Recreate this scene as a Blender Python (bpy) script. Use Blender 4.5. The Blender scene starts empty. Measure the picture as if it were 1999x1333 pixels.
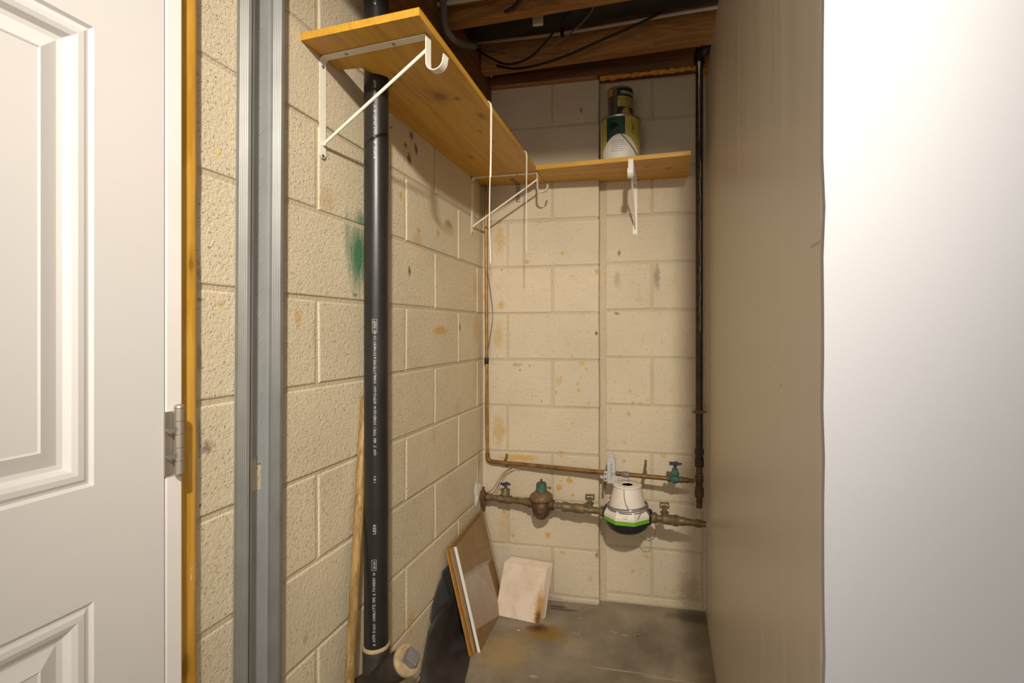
import bpy, bmesh, math, random
from mathutils import Vector, Matrix
C = bpy.context.scene.collection
RND = random.Random(7)
PI = math.pi

# ------------------------------------------------------------------ camera, world, lamp, exposure
H = 1.17                                   # eye height
FPX, CX, CY, PHI = 977.0, 1100.0, 645.8, 0.1971
cam = bpy.data.cameras.new('camera')
co = bpy.data.objects.new('camera', cam)
C.objects.link(co)
co.location = (0, 0, H)
co.rotation_euler = (PI / 2, 0, PHI)
cam.sensor_width = 36.0
cam.lens = FPX / 1999.0 * 36.0
cam.shift_x = (999.5 - CX) / 1999.0
cam.shift_y = (CY - 666.5) / 1999.0
cam.clip_start = 0.01
bpy.context.scene.camera = co

w = bpy.data.worlds.new('world')
bpy.context.scene.world = w
w.use_nodes = True
bg = w.node_tree.nodes['Background']
bg.inputs['Color'].default_value = (1.0, 0.93, 0.86, 1)
bg.inputs['Strength'].default_value = 0.90

ld = bpy.data.lights.new('ceiling_bulb', 'SPOT')
ld.energy = 242
ld.spot_size = math.radians(64)
ld.spot_blend = 1.0
ld.color = (1.0, 0.93, 0.82)
ld.shadow_soft_size = 0.04
lo = bpy.data.objects.new('ceiling_bulb', ld)
C.objects.link(lo)
lo.location = (0.243, -0.606, H + 1.0)
lo.rotation_euler = (Vector((-0.72, 1.85, 0.90)) - lo.location).to_track_quat('-Z', 'Y').to_euler()

# added soft fill well behind the camera, no known lamp, lifts the back wall
la = bpy.data.lights.new('fill_light', 'AREA')
la.shape = 'RECTANGLE'
la.size, la.size_y = 1.8, 1.2
la.energy = 14
la.color = (1.0, 0.93, 0.84)
ao = bpy.data.objects.new('fill_light', la)
C.objects.link(ao)
ao.location = (-0.2, -2.7, 1.55)
ao.rotation_euler = (PI / 2, 0, 0)

vs = bpy.context.scene.view_settings
vs.view_transform = 'Standard'
vs.look = 'None'
vs.gamma = 1.0
vs.use_curve_mapping = False
vs.exposure = 0.0

# ------------------------------------------------------------------ helpers
SP, CP = math.sin(PHI), math.cos(PHI)


def ray(x, y):
    u = (x - CX) / FPX
    return Vector((u * CP - SP, u * SP + CP, -(y - CY) / FPX))


def atX(x, y, X):
    d = ray(x, y)
    return d * (X / d.x) + Vector((0, 0, H))


def atY(x, y, Y):
    d = ray(x, y)
    return d * (Y / d.y) + Vector((0, 0, H))


def atZ(x, y, Z):
    d = ray(x, y)
    return d * ((Z - H) / d.z) + Vector((0, 0, H))


class MB:
    """collects shapes, builds one mesh object"""
    def __init__(s):
        s.v = []
        s.f = []
        s.sm = []

    def add(s, vs, fs, smooth=False):
        o = len(s.v)
        s.v += [tuple(v) for v in vs]
        s.f += [tuple(i + o for i in f) for f in fs]
        s.sm += [smooth] * len(fs)
        return s

    def box(s, a, b, bev=0.0):
        x0, y0, z0 = a
        x1, y1, z1 = b
        if bev <= 0:
            vs = [(x, y, z) for x in (x0, x1) for y in (y0, y1) for z in (z0, z1)]
            fs = [(0, 1, 3, 2), (4, 6, 7, 5), (0, 4, 5, 1), (2, 3, 7, 6), (0, 2, 6, 4), (1, 5, 7, 3)]
            return s.add(vs, fs)
        bm = bmesh.new()
        bmesh.ops.create_cube(bm, size=1)
        bmesh.ops.scale(bm, vec=(x1 - x0, y1 - y0, z1 - z0), verts=bm.verts)
        bmesh.ops.translate(bm, vec=((x0 + x1) / 2, (y0 + y1) / 2, (z0 + z1) / 2), verts=bm.verts)
        bmesh.ops.bevel(bm, geom=bm.edges[:], offset=bev, segments=2, affect='EDGES', profile=0.5)
        bm.verts.index_update()
        s.add([v.co[:] for v in bm.verts], [[v.index for v in f.verts] for f in bm.faces])
        bm.free()
        return s

    def hexa(s, lo, hi):
        """lo, hi: four points each, same winding"""
        vs = list(lo) + list(hi)
        fs = [(3, 2, 1, 0), (4, 5, 6, 7)] + [(i, (i + 1) % 4, 4 + (i + 1) % 4, 4 + i) for i in range(4)]
        return s.add(vs, fs)

    def lathe(s, prof, n=24, M=None, smooth=True, arc=(0, 2 * PI)):
        M = M or Matrix.Identity(4)
        full = abs(arc[1] - arc[0] - 2 * PI) < 1e-6
        m = n if full else n + 1
        vs = []
        for r, z in prof:
            for i in range(m):
                a = arc[0] + (arc[1] - arc[0]) * i / n
                vs.append(M @ Vector((r * math.cos(a), r * math.sin(a), z)))
        fs = []
        for j in range(len(prof) - 1):
            for i in range(n):
                k = (i + 1) % m if full else i + 1
                fs.append((j * m + i, j * m + k, (j + 1) * m + k, (j + 1) * m + i))
        if full:
            if prof[0][0] > 1e-5:
                fs.append(tuple(range(m))[::-1])
            if prof[-1][0] > 1e-5:
                fs.append(tuple(range((len(prof) - 1) * m, len(prof) * m)))
        return s.add(vs, fs, smooth)

    def cyl(s, a, b, r, n=16, r2=None):
        a, b = Vector(a), Vector(b)
        q = (b - a).to_track_quat('Z', 'Y')
        M = Matrix.Translation(a) @ q.to_matrix().to_4x4()
        return s.lathe([(r, 0), (r if r2 is None else r2, (b - a).length)], n, M)

    def along(s, a, b, prof, n=20):
        """lathe a profile (r, t) along the axis a->b, t in metres from a"""
        a, b = Vector(a), Vector(b)
        q = (b - a).to_track_quat('Z', 'Y')
        return s.lathe(prof, n, Matrix.Translation(a) @ q.to_matrix().to_4x4())

    def tube(s, pts, r, n=8, smooth_path=0):
        P = [Vector(p) for p in pts]
        for _ in range(smooth_path):
            Q = [P[0]]
            for i in range(len(P) - 1):
                Q += [P[i] * .75 + P[i + 1] * .25, P[i] * .25 + P[i + 1] * .75]
            P = Q + [P[-1]]
        rs = r if isinstance(r, (list, tuple)) else [r] * len(P)
        vs = []
        up = Vector((0.13, 0.2, 0.97))
        for i, p in enumerate(P):
            t = (P[min(i + 1, len(P) - 1)] - P[max(i - 1, 0)]).normalized()
            e = up - t * up.dot(t)
            if e.length < 0.05:
                e = Vector((1, 0, 0)) - t * t.x
            e.normalize()
            g = t.cross(e)
            up = e
            for k in range(n):
                a = 2 * PI * k / n
                vs.append(p + (e * math.cos(a) + g * math.sin(a)) * rs[min(i, len(rs) - 1)])
        fs = []
        for i in range(len(P) - 1):
            for k in range(n):
                fs.append((i * n + k, i * n + (k + 1) % n, (i + 1) * n + (k + 1) % n, (i + 1) * n + k))
        fs.append(tuple(range(n))[::-1])
        fs.append(tuple(range((len(P) - 1) * n, len(P) * n)))
        return s.add(vs, fs, True)

    def strap(s, path, wdir, wid, th):
        """flat strip: path of points in a plane, width along wdir, thickness th"""
        P = [Vector(p) for p in path]
        wd = Vector(wdir).normalized()
        vs = []
        for i, p in enumerate(P):
            t = (P[min(i + 1, len(P) - 1)] - P[max(i - 1, 0)]).normalized()
            nrm = t.cross(wd).normalized()
            for a, b in ((-1, -1), (1, -1), (1, 1), (-1, 1)):
                vs.append(p + wd * (a * wid / 2) + nrm * (b * th / 2))
        fs = []
        for i in range(len(P) - 1):
            for k in range(4):
                fs.append((i * 4 + k, i * 4 + (k + 1) % 4, i * 4 + 4 + (k + 1) % 4, i * 4 + 4 + k))
        fs += [(3, 2, 1, 0), tuple(len(P) * 4 - 4 + k for k in range(4))]
        return s.add(vs, fs)

    def build(s, name, mat, parent=None, sharp=40):
        me = bpy.data.meshes.new(name)
        me.from_pydata(s.v, [], s.f)
        bm = bmesh.new()
        bm.from_mesh(me)
        bmesh.ops.recalc_face_normals(bm, faces=bm.faces)
        bm.to_mesh(me)
        bm.free()
        for p, q in zip(me.polygons, s.sm):
            p.use_smooth = q
        me.materials.append(mat)
        if any(s.sm):
            me.set_sharp_from_angle(angle=math.radians(sharp))
        o = bpy.data.objects.new(name, me)
        C.objects.link(o)
        if parent is not None:
            par(o, parent)
        return o


def world_of(o):
    M = Matrix.Translation(o.location)
    if o.parent is not None:
        M = world_of(o.parent) @ o.matrix_parent_inverse @ M
    return M


def par(o, p):
    o.parent = p
    o.matrix_parent_inverse = world_of(p).inverted()
    return o


def tag(o, label=None, cat=None, group=None, kind=None):
    if label:
        o['label'] = label
    if cat:
        o['category'] = cat
    if group:
        o['group'] = group
    if kind:
        o['kind'] = kind
    return o


def thing(name, loc, label, cat, group=None):
    o = bpy.data.objects.new(name, None)
    o.empty_display_size = 0.05
    C.objects.link(o)
    o.location = loc
    return tag(o, label, cat, group)


# ------------------------------------------------------------------ materials
class NT:
    def __init__(s, name):
        s.m = bpy.data.materials.new(name)
        s.m.use_nodes = True
        s.t = s.m.node_tree
        s.b = s.t.nodes['Principled BSDF']
        s.pos = None

    def n(s, typ, **kw):
        x = s.t.nodes.new(typ)
        for k, v in kw.items():
            setattr(x, k, v)
        return x

    def l(s, a, b):
        s.t.links.new(a, b)

    def P(s):
        if s.pos is None:
            s.pos = s.n('ShaderNodeNewGeometry').outputs['Position']
        return s.pos

    def math(s, op, a, b=None, c=None):
        x = s.n('ShaderNodeMath', operation=op)
        for i, v in enumerate((a, b, c)):
            if v is None:
                continue
            if isinstance(v, (int, float)):
                x.inputs[i].default_value = v
            else:
                s.l(v, x.inputs[i])
        return x.outputs[0]

    def mapped(s, scale=(1, 1, 1), loc=(0, 0, 0), src=None):
        m = s.n('ShaderNodeMapping')
        m.inputs['Scale'].default_value = scale
        m.inputs['Location'].default_value = loc
        s.l(src or s.P(), m.inputs['Vector'])
        return m.outputs[0]

    def noise(s, scale, detail=3, rough=0.55, vec=None, dist=0.0):
        x = s.n('ShaderNodeTexNoise')
        x.inputs['Scale'].default_value = scale
        x.inputs['Detail'].default_value = detail
        x.inputs['Roughness'].default_value = rough
        x.inputs['Distortion'].default_value = dist
        s.l(vec or s.P(), x.inputs['Vector'])
        return x.outputs['Fac']

    def ramp(s, fac, stops):
        x = s.n('ShaderNodeValToRGB')
        e = x.color_ramp.elements
        while len(e) < len(stops):
            e.new(0.5)
        for i, (p, c) in enumerate(stops):
            e[i].position = p
            e[i].color = (*c, 1) if not isinstance(c, (int, float)) else (c, c, c, 1)
        s.l(fac, x.inputs[0])
        return x.outputs[0]

    def smooth(s, v, a, b, lo=0.0, hi=1.0):
        x = s.n('ShaderNodeMapRange', interpolation_type='SMOOTHSTEP')
        s.l(v, x.inputs['Value'])
        x.inputs['From Min'].default_value = a
        x.inputs['From Max'].default_value = b
        x.inputs['To Min'].default_value = lo
        x.inputs['To Max'].default_value = hi
        return x.outputs[0]

    def mix(s, fac, a, b, mode='MIX'):
        x = s.n('ShaderNodeMix', data_type='RGBA', blend_type=mode)
        for i, v in ((0, fac), (6, a), (7, b)):
            if isinstance(v, (int, float)):
                x.inputs[i].default_value = v
            elif isinstance(v, tuple):
                x.inputs[i].default_value = (*v, 1)
            else:
                s.l(v, x.inputs[i])
        return x.outputs[2]

    def spot(s, base, c, r, col, strength=1.0, edge=(0.55, 1.0), wob=0.9, nz=None):
        """a stain or painted shadow: centre c, radii r (metres)"""
        x = s.n('ShaderNodeVectorMath', operation='SUBTRACT')
        s.l(s.P(), x.inputs[0])
        x.inputs[1].default_value = c
        y = s.n('ShaderNodeVectorMath', operation='MULTIPLY')
        s.l(x.outputs[0], y.inputs[0])
        y.inputs[1].default_value = tuple(1 / q for q in r)
        z = s.n('ShaderNodeVectorMath', operation='LENGTH')
        s.l(y.outputs[0], z.inputs[0])
        d = s.math('MULTIPLY_ADD', nz, wob, z.outputs['Value'])
        f = s.smooth(d, edge[0] + wob * .5, edge[1] + wob * .5, strength, 0.0)
        return s.mix(f, base, col)

    def done(s, color=None, rough=0.6, metal=0.0, bump=None, bstr=0.2, bdist=0.01, spec=None, coat=None):
        b = s.b
        if color is not None:
            if isinstance(color, tuple):
                b.inputs['Base Color'].default_value = (*color, 1)
            else:
                s.l(color, b.inputs['Base Color'])
        if isinstance(rough, (int, float)):
            b.inputs['Roughness'].default_value = rough
        else:
            s.l(rough, b.inputs['Roughness'])
        b.inputs['Metallic'].default_value = metal
        if spec is not None:
            b.inputs['Specular IOR Level'].default_value = spec
        if coat:
            b.inputs['Coat Weight'].default_value = coat
        if bump is not None:
            x = s.n('ShaderNodeBump')
            x.inputs['Strength'].default_value = bstr
            x.inputs['Distance'].default_value = bdist
            s.l(bump, x.inputs['Height'])
            s.l(x.outputs[0], b.inputs['Normal'])
        return s.m


def plain(name, col, rough=0.5, metal=0.0, var=0.12, scale=25, bump=0.0, bscale=120, spec=None):
    t = NT(name)
    nz = t.noise(scale, 4)
    dark = tuple(c * (1 - var) for c in col)
    lite = tuple(min(1, c * (1 + var)) for c in col)
    colr = t.ramp(nz, [(0.3, dark), (0.7, lite)])
    if bump:
        return t.done(colr, rough, metal, t.noise(bscale, 3), bump, 0.002, spec=spec)
    return t.done(colr, rough, metal, spec=spec)


def cmu(name, spots, base=(0.69, 0.585, 0.405), splat=None):
    """painted concrete block: pitted relief, patchy paint, stains with a shape of their own"""
    t = NT(name)
    big = t.noise(3.2, 4)
    fine = t.noise(260, 3, 0.6)
    col = t.ramp(big, [(0.28, tuple(c * .88 for c in base)), (0.72, tuple(min(1, c * 1.06) for c in base))])
    inf = t.n('ShaderNodeObjectInfo').outputs['Random']
    col = t.mix(t.math('MULTIPLY', inf, 0.16), col, tuple(c * .80 for c in base))
    # open pits where the paint never reached
    vor = t.n('ShaderNodeTexVoronoi')
    vor.inputs['Scale'].default_value = 190
    t.l(t.P(), vor.inputs['Vector'])
    sep = t.n('ShaderNodeSeparateColor')
    t.l(vor.outputs['Color'], sep.inputs[0])
    thr = t.math('MULTIPLY', t.math('POWER', sep.outputs[0], 6.5), 0.40)
    pit = t.smooth(t.math('SUBTRACT', vor.outputs['Distance'], thr), -0.05, 0.05, 1.0, 0.0)
    col = t.mix(t.math('MULTIPLY', pit, 0.55), col, (0.22, 0.16, 0.10))
    nz = t.noise(70, 5, 0.7)
    if splat:
        v2 = t.n('ShaderNodeTexVoronoi')
        v2.inputs['Scale'].default_value = 26
        t.l(t.P(), v2.inputs['Vector'])
        s2 = t.n('ShaderNodeSeparateColor')
        t.l(v2.outputs['Color'], s2.inputs[0])
        th = t.math('MULTIPLY', t.math('POWER', s2.outputs[1], 9.0), 0.46)
        dd = t.math('MULTIPLY_ADD', nz, 0.14, t.math('SUBTRACT', v2.outputs['Distance'], th))
        m = t.smooth(dd, 0.02, 0.10, 0.85, 0.0)
        reg = t.smooth(t.noise(2.3, 2), 0.40, 0.56)
        zx = t.n('ShaderNodeSeparateXYZ')
        t.l(t.P(), zx.inputs[0])
        reg = t.math('MULTIPLY', reg, t.smooth(zx.outputs['Z'], 1.15, 1.50, 1.0, 0.0))
        reg = t.math('MULTIPLY', reg, t.smooth(zx.outputs['X'], -0.25, 0.05, 1.0, 0.35))
        col = t.mix(t.math('MULTIPLY', m, reg), col, splat)
    streak = t.noise(1.0, 4, 0.6, t.mapped((120, 120, 14)))
    for c, r, k, st in spots:
        if k == GR:
            col = t.spot(col, c, r, k, st, edge=(0.15, 1.05), wob=0.9, nz=streak)
        else:
            col = t.spot(col, c, r, k, st, edge=(0.25, 1.0), wob=1.7, nz=nz)
    hgt = t.math('ADD', t.math('MULTIPLY', t.noise(120, 4, 0.7), 0.9), t.math('MULTIPLY', fine, 0.5))
    hgt = t.math('SUBTRACT', hgt, t.math('MULTIPLY', pit, 0.6))
    return t.done(col, 0.72, 0, hgt, 0.55, 0.006, spec=0.3)


def wood(name, c0, c1, axis, scale=1.0, rough=0.5, knots=(), bstr=0.12, ring=1.0, worn=None):
    t = NT(name)
    sc = [9 * scale] * 3
    sc[axis] = 0.7 * scale
    v = t.mapped(tuple(sc))
    g = t.noise(2.2, 5, 0.6, v, 0.6)
    sc2 = [90 * scale] * 3
    sc2[axis] = 2.5 * scale
    fib = t.noise(2.0, 3, 0.6, t.mapped(tuple(sc2)))
    ringv = t.math('SINE', t.math('MULTIPLY', g, 34.0 * ring))
    f = t.math('ADD', t.math('MULTIPLY', ringv, 0.16), t.math('MULTIPLY_ADD', fib, 0.5, t.math('MULTIPLY', g, 0.5)))
    col = t.ramp(f, [(0.25, c0), (0.75, c1)])
    nz = t.noise(60, 3)
    for c, r in knots:
        col = t.spot(col, c, r, tuple(x * .22 for x in c0), 0.85, edge=(0.3, 1.0), wob=0.8, nz=nz)
        col = t.spot(col, c, tuple(q * 2.4 for q in r), tuple(x * .7 for x in c0), 0.5, edge=(0.2, 1.0), wob=0.5, nz=nz)
    if worn:
        ch = t.smooth(t.noise(1.0, 4, 0.7, t.mapped((150, 150, 30))), 0.63, 0.70)
        zx = t.n('ShaderNodeSeparateXYZ')
        t.l(t.P(), zx.inputs[0])
        ch = t.math('MULTIPLY', ch, t.smooth(zx.outputs['Z'], 0.9, 1.25, 0.8, 0.10))
        col = t.mix(ch, col, worn)
    return t.done(col, rough, 0, fib, bstr, 0.002)


OR = (0.60, 0.33, 0.06)
DK = (0.10, 0.08, 0.06)
GR = (0.02, 0.17, 0.085)
XL, YB, YR, XR = -0.789, 2.12, 2.16, 0.172


def sL(x, y, rx, ry, col, st=0.8):
    """stain or painted shadow on the left wall from its place in the photograph: centre and pixel radii"""
    p = atX(x, y, XL)
    q = atX(x + rx, y, XL)
    k = (p - Vector((0, 0, H))).dot(Vector((-SP, CP, 0))) / FPX
    return (tuple(p), (0.3, max(0.004, q.y - p.y), ry * k), col, st)


def sB(x, y, rx, ry, col, st=0.8, Y=YB):
    p = atY(x, y, Y)
    k = (p - Vector((0, 0, H))).dot(Vector((-SP, CP, 0))) / FPX
    return (tuple(p), (rx * k, 0.3, ry * k), col, st)


left_spots = [sL(700, 500, 26, 95, GR, 0.92), sL(678, 455, 8, 60, GR, 0.5), sL(705, 430, 14, 25, GR, 0.7),
              sL(427, 300, 9, 11, (0.75, 0.55, 0.15)), sL(428, 594, 10, 8, OR, .7), sL(582, 620, 9, 28, OR, .6),
              sL(640, 390, 26, 36, (0.55, 0.38, 0.16), .5), sL(860, 645, 17, 13, OR, .75), sL(817, 450, 5, 9, OR),
              sL(783, 382, 5, 9, OR), sL(815, 470, 12, 20, OR, .45), sL(855, 456, 5, 10, OR), sL(800, 530, 4, 14, DK, .85),
              sL(803, 265, 5, 12, DK, .85), sL(812, 291, 5, 14, DK, .9), sL(799, 310, 6, 14, DK, .9), sL(792, 284, 5, 8, DK, .8),
              sL(764, 249, 3, 5, DK, .8), sL(876, 437, 9, 9, DK, .45),  # last dark spot here paints the cast shadow of the near bracket's hook
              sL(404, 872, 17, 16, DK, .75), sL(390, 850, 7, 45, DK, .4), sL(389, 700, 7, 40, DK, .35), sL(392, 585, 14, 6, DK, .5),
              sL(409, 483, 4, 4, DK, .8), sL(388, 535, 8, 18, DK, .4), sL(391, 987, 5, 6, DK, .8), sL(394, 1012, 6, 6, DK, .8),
              sL(700, 1235, 6, 26, OR, .4), sL(847, 850, 4, 22, OR, .45), sL(893, 800, 6, 25, (0.6, 0.4, 0.2), .4),
              sL(930, 640, 9, 42, (0.58, 0.42, 0.2), .6), sL(930, 560, 9, 30, (0.58, 0.42, 0.2), .6),
              sL(930, 730, 9, 40, (0.58, 0.42, 0.2), .5), sL(905, 1000, 30, 12, (0.5, 0.34, 0.12), .35),
              sL(800, 1215, 14, 30, OR, .45), sL(596, 1246, 7, 18, (0.3, 0.24, 0.12), .5), sL(935, 900, 6, 30, DK, .25),
              sL(898, 640, 2, 12, DK, .7), sL(693, 576, 6, 6, DK, .6), sL(615, 660, 6, 40, (0.35, 0.28, 0.18), .35)]
back_spots = [sB(975, 465, 16, 40, (0.55, 0.38, 0.17), .7), sB(973, 655, 16, 38, (0.55, 0.38, 0.17), .7),
              sB(973, 840, 16, 42, (0.55, 0.38, 0.17), .8), sB(978, 596, 10, 11, OR, .7), sB(1010, 893, 55, 9, (0.62, 0.36, 0.07), .85),
              sB(1029, 511, 6, 6, OR), sB(1098, 494, 5, 5, OR), sB(1034, 714, 5, 5, OR), sB(1136, 710, 9, 6, OR), sB(1145, 720, 4, 4, OR),
              sB(1117, 696, 4, 4, OR), sB(1128, 749, 5, 5, OR), sB(1086, 766, 4, 5, OR), sB(1095, 736, 4, 4, OR), sB(1149, 787, 5, 5, OR),
              sB(1076, 795, 6, 4, OR), sB(1165, 530, 5, 8, OR), sB(1118, 827, 4, 4, OR), sB(1057, 783, 4, 4, OR),
              sB(1164, 650, 4, 6, DK, .9), sB(980, 527, 2, 2, DK, .9), sB(1015, 722, 2, 2, DK), sB(1010, 712, 14, 5, DK, .35),
              sB(1070, 1045, 8, 8, OR, .8), sB(1098, 1079, 7, 4, OR, .7), sB(985, 1035, 22, 50, (0.55, 0.38, 0.16), .5),
              sB(1060, 430, 26, 5, DK, .4), sB(1135, 215, 3, 8, DK, .8), sB(1002, 940, 45, 30, (0.58, 0.45, 0.26), .35),
              sB(1060, 1160, 50, 22, DK, .35), sB(1165, 1080, 5, 12, DK, .7),
              sB(1209, 494, 5, 7, DK, .75, YR), sB(1282, 540, 9, 34, DK, .5, YR), sB(1205, 545, 8, 22, DK, .3, YR),
              sB(1227, 808, 6, 6, OR, .8, YR), sB(1295, 890, 8, 6, OR, .7, YR), sB(1204, 612, 8, 4, DK, .6, YR),
              sB(1190, 990, 9, 8, (0.75, 0.5, 0.06), .9, YR), sB(1235, 785, 4, 4, OR, .8, YR), sB(1250, 787, 4, 4, OR, .7, YR),
              sB(1200, 745, 4, 4, OR, .6, YR), sB(1230, 763, 4, 5, OR, .7, YR),
              sB(1345, 1150, 30, 40, (0.3, 0.2, 0.08), .45, YR), sB(1340, 930, 25, 40, (0.4, 0.25, 0.08), .4, YR)]
M_left = cmu('painted_block_left', left_spots)
M_back = cmu('painted_block_back', back_spots, base=(0.67, 0.56, 0.40), splat=OR)
M_mortar = cmu('painted_mortar', [], base=(0.57, 0.475, 0.325))
M_white = plain('white_drywall', (0.44, 0.44, 0.45), 0.75, var=0.015, scale=3, bump=0.05, bscale=220)
M_door = plain('white_door_paint', (0.66, 0.63, 0.595), 0.38, var=0.015, scale=4)
M_jamb = plain('white_jamb_paint', (0.80, 0.75, 0.70), 0.4, var=0.03, scale=9)
M_bracket = plain('cream_enamel', (0.78, 0.72, 0.60), 0.35, var=0.04)
M_screw = plain('screw_steel', (0.35, 0.33, 0.30), 0.4, 0.9)
M_nickel = plain('brushed_nickel', (0.42, 0.37, 0.30), 0.42, 0.75, var=0.1)
M_black = plain('black_paint_print', (0.012, 0.012, 0.012), 0.6)
M_abs = plain('black_abs', (0.016, 0.014, 0.013), 0.36, var=0.25, scale=9, bump=0.06, bscale=60)
M_abs_d = plain('dusty_black_abs', (0.035, 0.027, 0.020), 0.6, var=0.5, scale=18, bump=0.1)
M_glue = plain('tan_glue', (0.42, 0.31, 0.17), 0.6, var=0.2, scale=60)
M_print = plain('white_print', (0.55, 0.54, 0.50), 0.6, var=0.25, scale=300)
M_riser = plain('golden_copper', (0.36, 0.20, 0.055), 0.42, 0.5, var=0.3, scale=30)
M_copper = plain('aged_copper', (0.22, 0.115, 0.035), 0.48, 0.45, var=0.35, scale=30)
M_brass = plain('aged_brass', (0.175, 0.125, 0.062), 0.55, 0.4, var=0.35, scale=60, bump=0.15)
M_rust = plain('rusty_bronze', (0.13, 0.07, 0.035), 0.55, 0.45, var=0.5, scale=70, bump=0.35, bscale=200)
M_flange = plain('dull_bronze', (0.20, 0.125, 0.06), 0.55, 0.4, var=0.3, scale=60, bump=0.2)
M_verd = plain('verdigris', (0.05, 0.105, 0.08), 0.7, 0.1, var=0.5, scale=80, bump=0.3)
M_blue = plain('blue_enamel', (0.035, 0.045, 0.10), 0.5, 0.1, var=0.4, scale=80)
M_galv = plain('dark_iron_pipe', (0.055, 0.035, 0.024), 0.5, 0.35, var=0.4, scale=40)
M_rubber = plain('black_rubber', (0.009, 0.008, 0.008), 0.5, var=0.3)
M_grey = plain('grey_plastic', (0.47, 0.46, 0.43), 0.5, var=0.06)
M_cream = plain('cream_plastic', (0.72, 0.65, 0.54), 0.5, var=0.06, scale=14)
M_green = plain('lime_green_band', (0.14, 0.42, 0.02), 0.5, var=0.08)
M_dark = plain('meter_black', (0.015, 0.015, 0.018), 0.45, var=0.2)
M_wire_g = plain('grey_cable', (0.17, 0.16, 0.155), 0.5, var=0.15)
M_wire_b = plain('black_cable', (0.010, 0.009, 0.009), 0.5, var=0.2)
M_wire_w = plain('white_cable', (0.62, 0.56, 0.50), 0.5, var=0.06)
M_wire_br = plain('brown_cable', (0.20, 0.10, 0.05), 0.5, var=0.2)
M_cord = plain('cream_cord', (0.80, 0.72, 0.58), 0.5, var=0.05)
M_tin = plain('tin', (0.32, 0.30, 0.27), 0.35, 0.85, var=0.2)
M_lyel = plain('yellow_label', (0.48, 0.38, 0.07), 0.5, var=0.1)
M_lgrn = plain('green_label', (0.008, 0.055, 0.032), 0.5, var=0.15)
M_lwht = plain('white_label', (0.72, 0.66, 0.56), 0.5, var=0.05)
M_lblk = plain('black_label', (0.015, 0.013, 0.012), 0.45, var=0.2)
M_lamber = plain('amber_label', (0.42, 0.22, 0.05), 0.5, var=0.15)
M_foam = plain('orange_foam', (0.72, 0.31, 0.035), 0.8, var=0.3, scale=60, bump=0.6, bscale=90)
M_plaster = plain('white_patch_plaster', (0.78, 0.72, 0.62), 0.85, var=0.1, bump=0.5, bscale=80)
M_cloth = NT('charcoal_fabric')
M_cloth = M_cloth.done(M_cloth.ramp(M_cloth.noise(300, 2), [(0.3, (0.022, 0.021, 0.020)), (0.75, (0.10, 0.094, 0.088))]), 0.95, 0,
                       M_cloth.noise(420, 2), 0.5, 0.002)
t = NT('dark_mat')
M_mat = t.done(t.mix(t.smooth(t.noise(210, 1), 0.80, 0.86), t.ramp(t.noise(16, 4), [(0.3, (0.026, 0.019, 0.015)), (0.75, (0.055, 0.040, 0.031))]),
                     (0.4, 0.36, 0.3)), 0.7, 0, t.noise(160, 3), 0.25, 0.002)
# galvanised stud: spangle plus the pressed herringbone of the web
t = NT('galvanised_steel')
sx = t.n('ShaderNodeSeparateXYZ')
t.l(t.P(), sx.inputs[0])
zig = t.math('ABSOLUTE', t.math('SUBTRACT', t.math('FRACT', t.math('MULTIPLY', sx.outputs['Y'], 26.0)), 0.5))
hb = t.math('SINE', t.math('MULTIPLY', t.math('ADD', sx.outputs['Z'], t.math('MULTIPLY', zig, 0.05)), 2 * PI / 0.052))
hb = t.smooth(hb, 0.95, 1.0)
M_zinc_f = plain('galvanised_flange', (0.215, 0.21, 0.195), 0.48, 0.35, var=0.10, scale=14)
M_zinc = t.done(t.ramp(t.noise(22, 4, 0.6, t.mapped((1, 1, 0.25))), [(0.3, (0.40, 0.415, 0.405)), (0.7, (0.50, 0.515, 0.50))]),
                0.45, 0.30, t.math('ADD', t.math('MULTIPLY', hb, 0.6), t.math('MULTIPLY', t.noise(90, 2, .5, t.mapped((1, 1, .1))), 0.3)), 0.30, 0.002)
# beige partition panel: satin, faint vertical streaks
t = NT('beige_panel')
st = t.noise(1.0, 3, 0.55, t.mapped((1, 26, 0.25)))
colr = t.ramp(st, [(0.3, (0.60, 0.52, 0.405)), (0.7, (0.66, 0.58, 0.46))])
nzp = t.noise(60, 3)
for (px, py, a, b) in ((1500, 716, 8, 2), (1480, 728, 6, 2), (1525, 752, 14, 2), (1590, 478, 26, 3)):
    p = atX(px, py, XR)
    colr = t.spot(colr, tuple(p), (0.1, a * .0011, b * .0011), (0.25, 0.22, 0.19), 0.5, nz=nzp)
M_beige = t.done(colr, t.ramp(st, [(0.3, 0.30), (0.7, 0.42)]), 0, st, 0.10, 0.004, spec=0.55)
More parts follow.
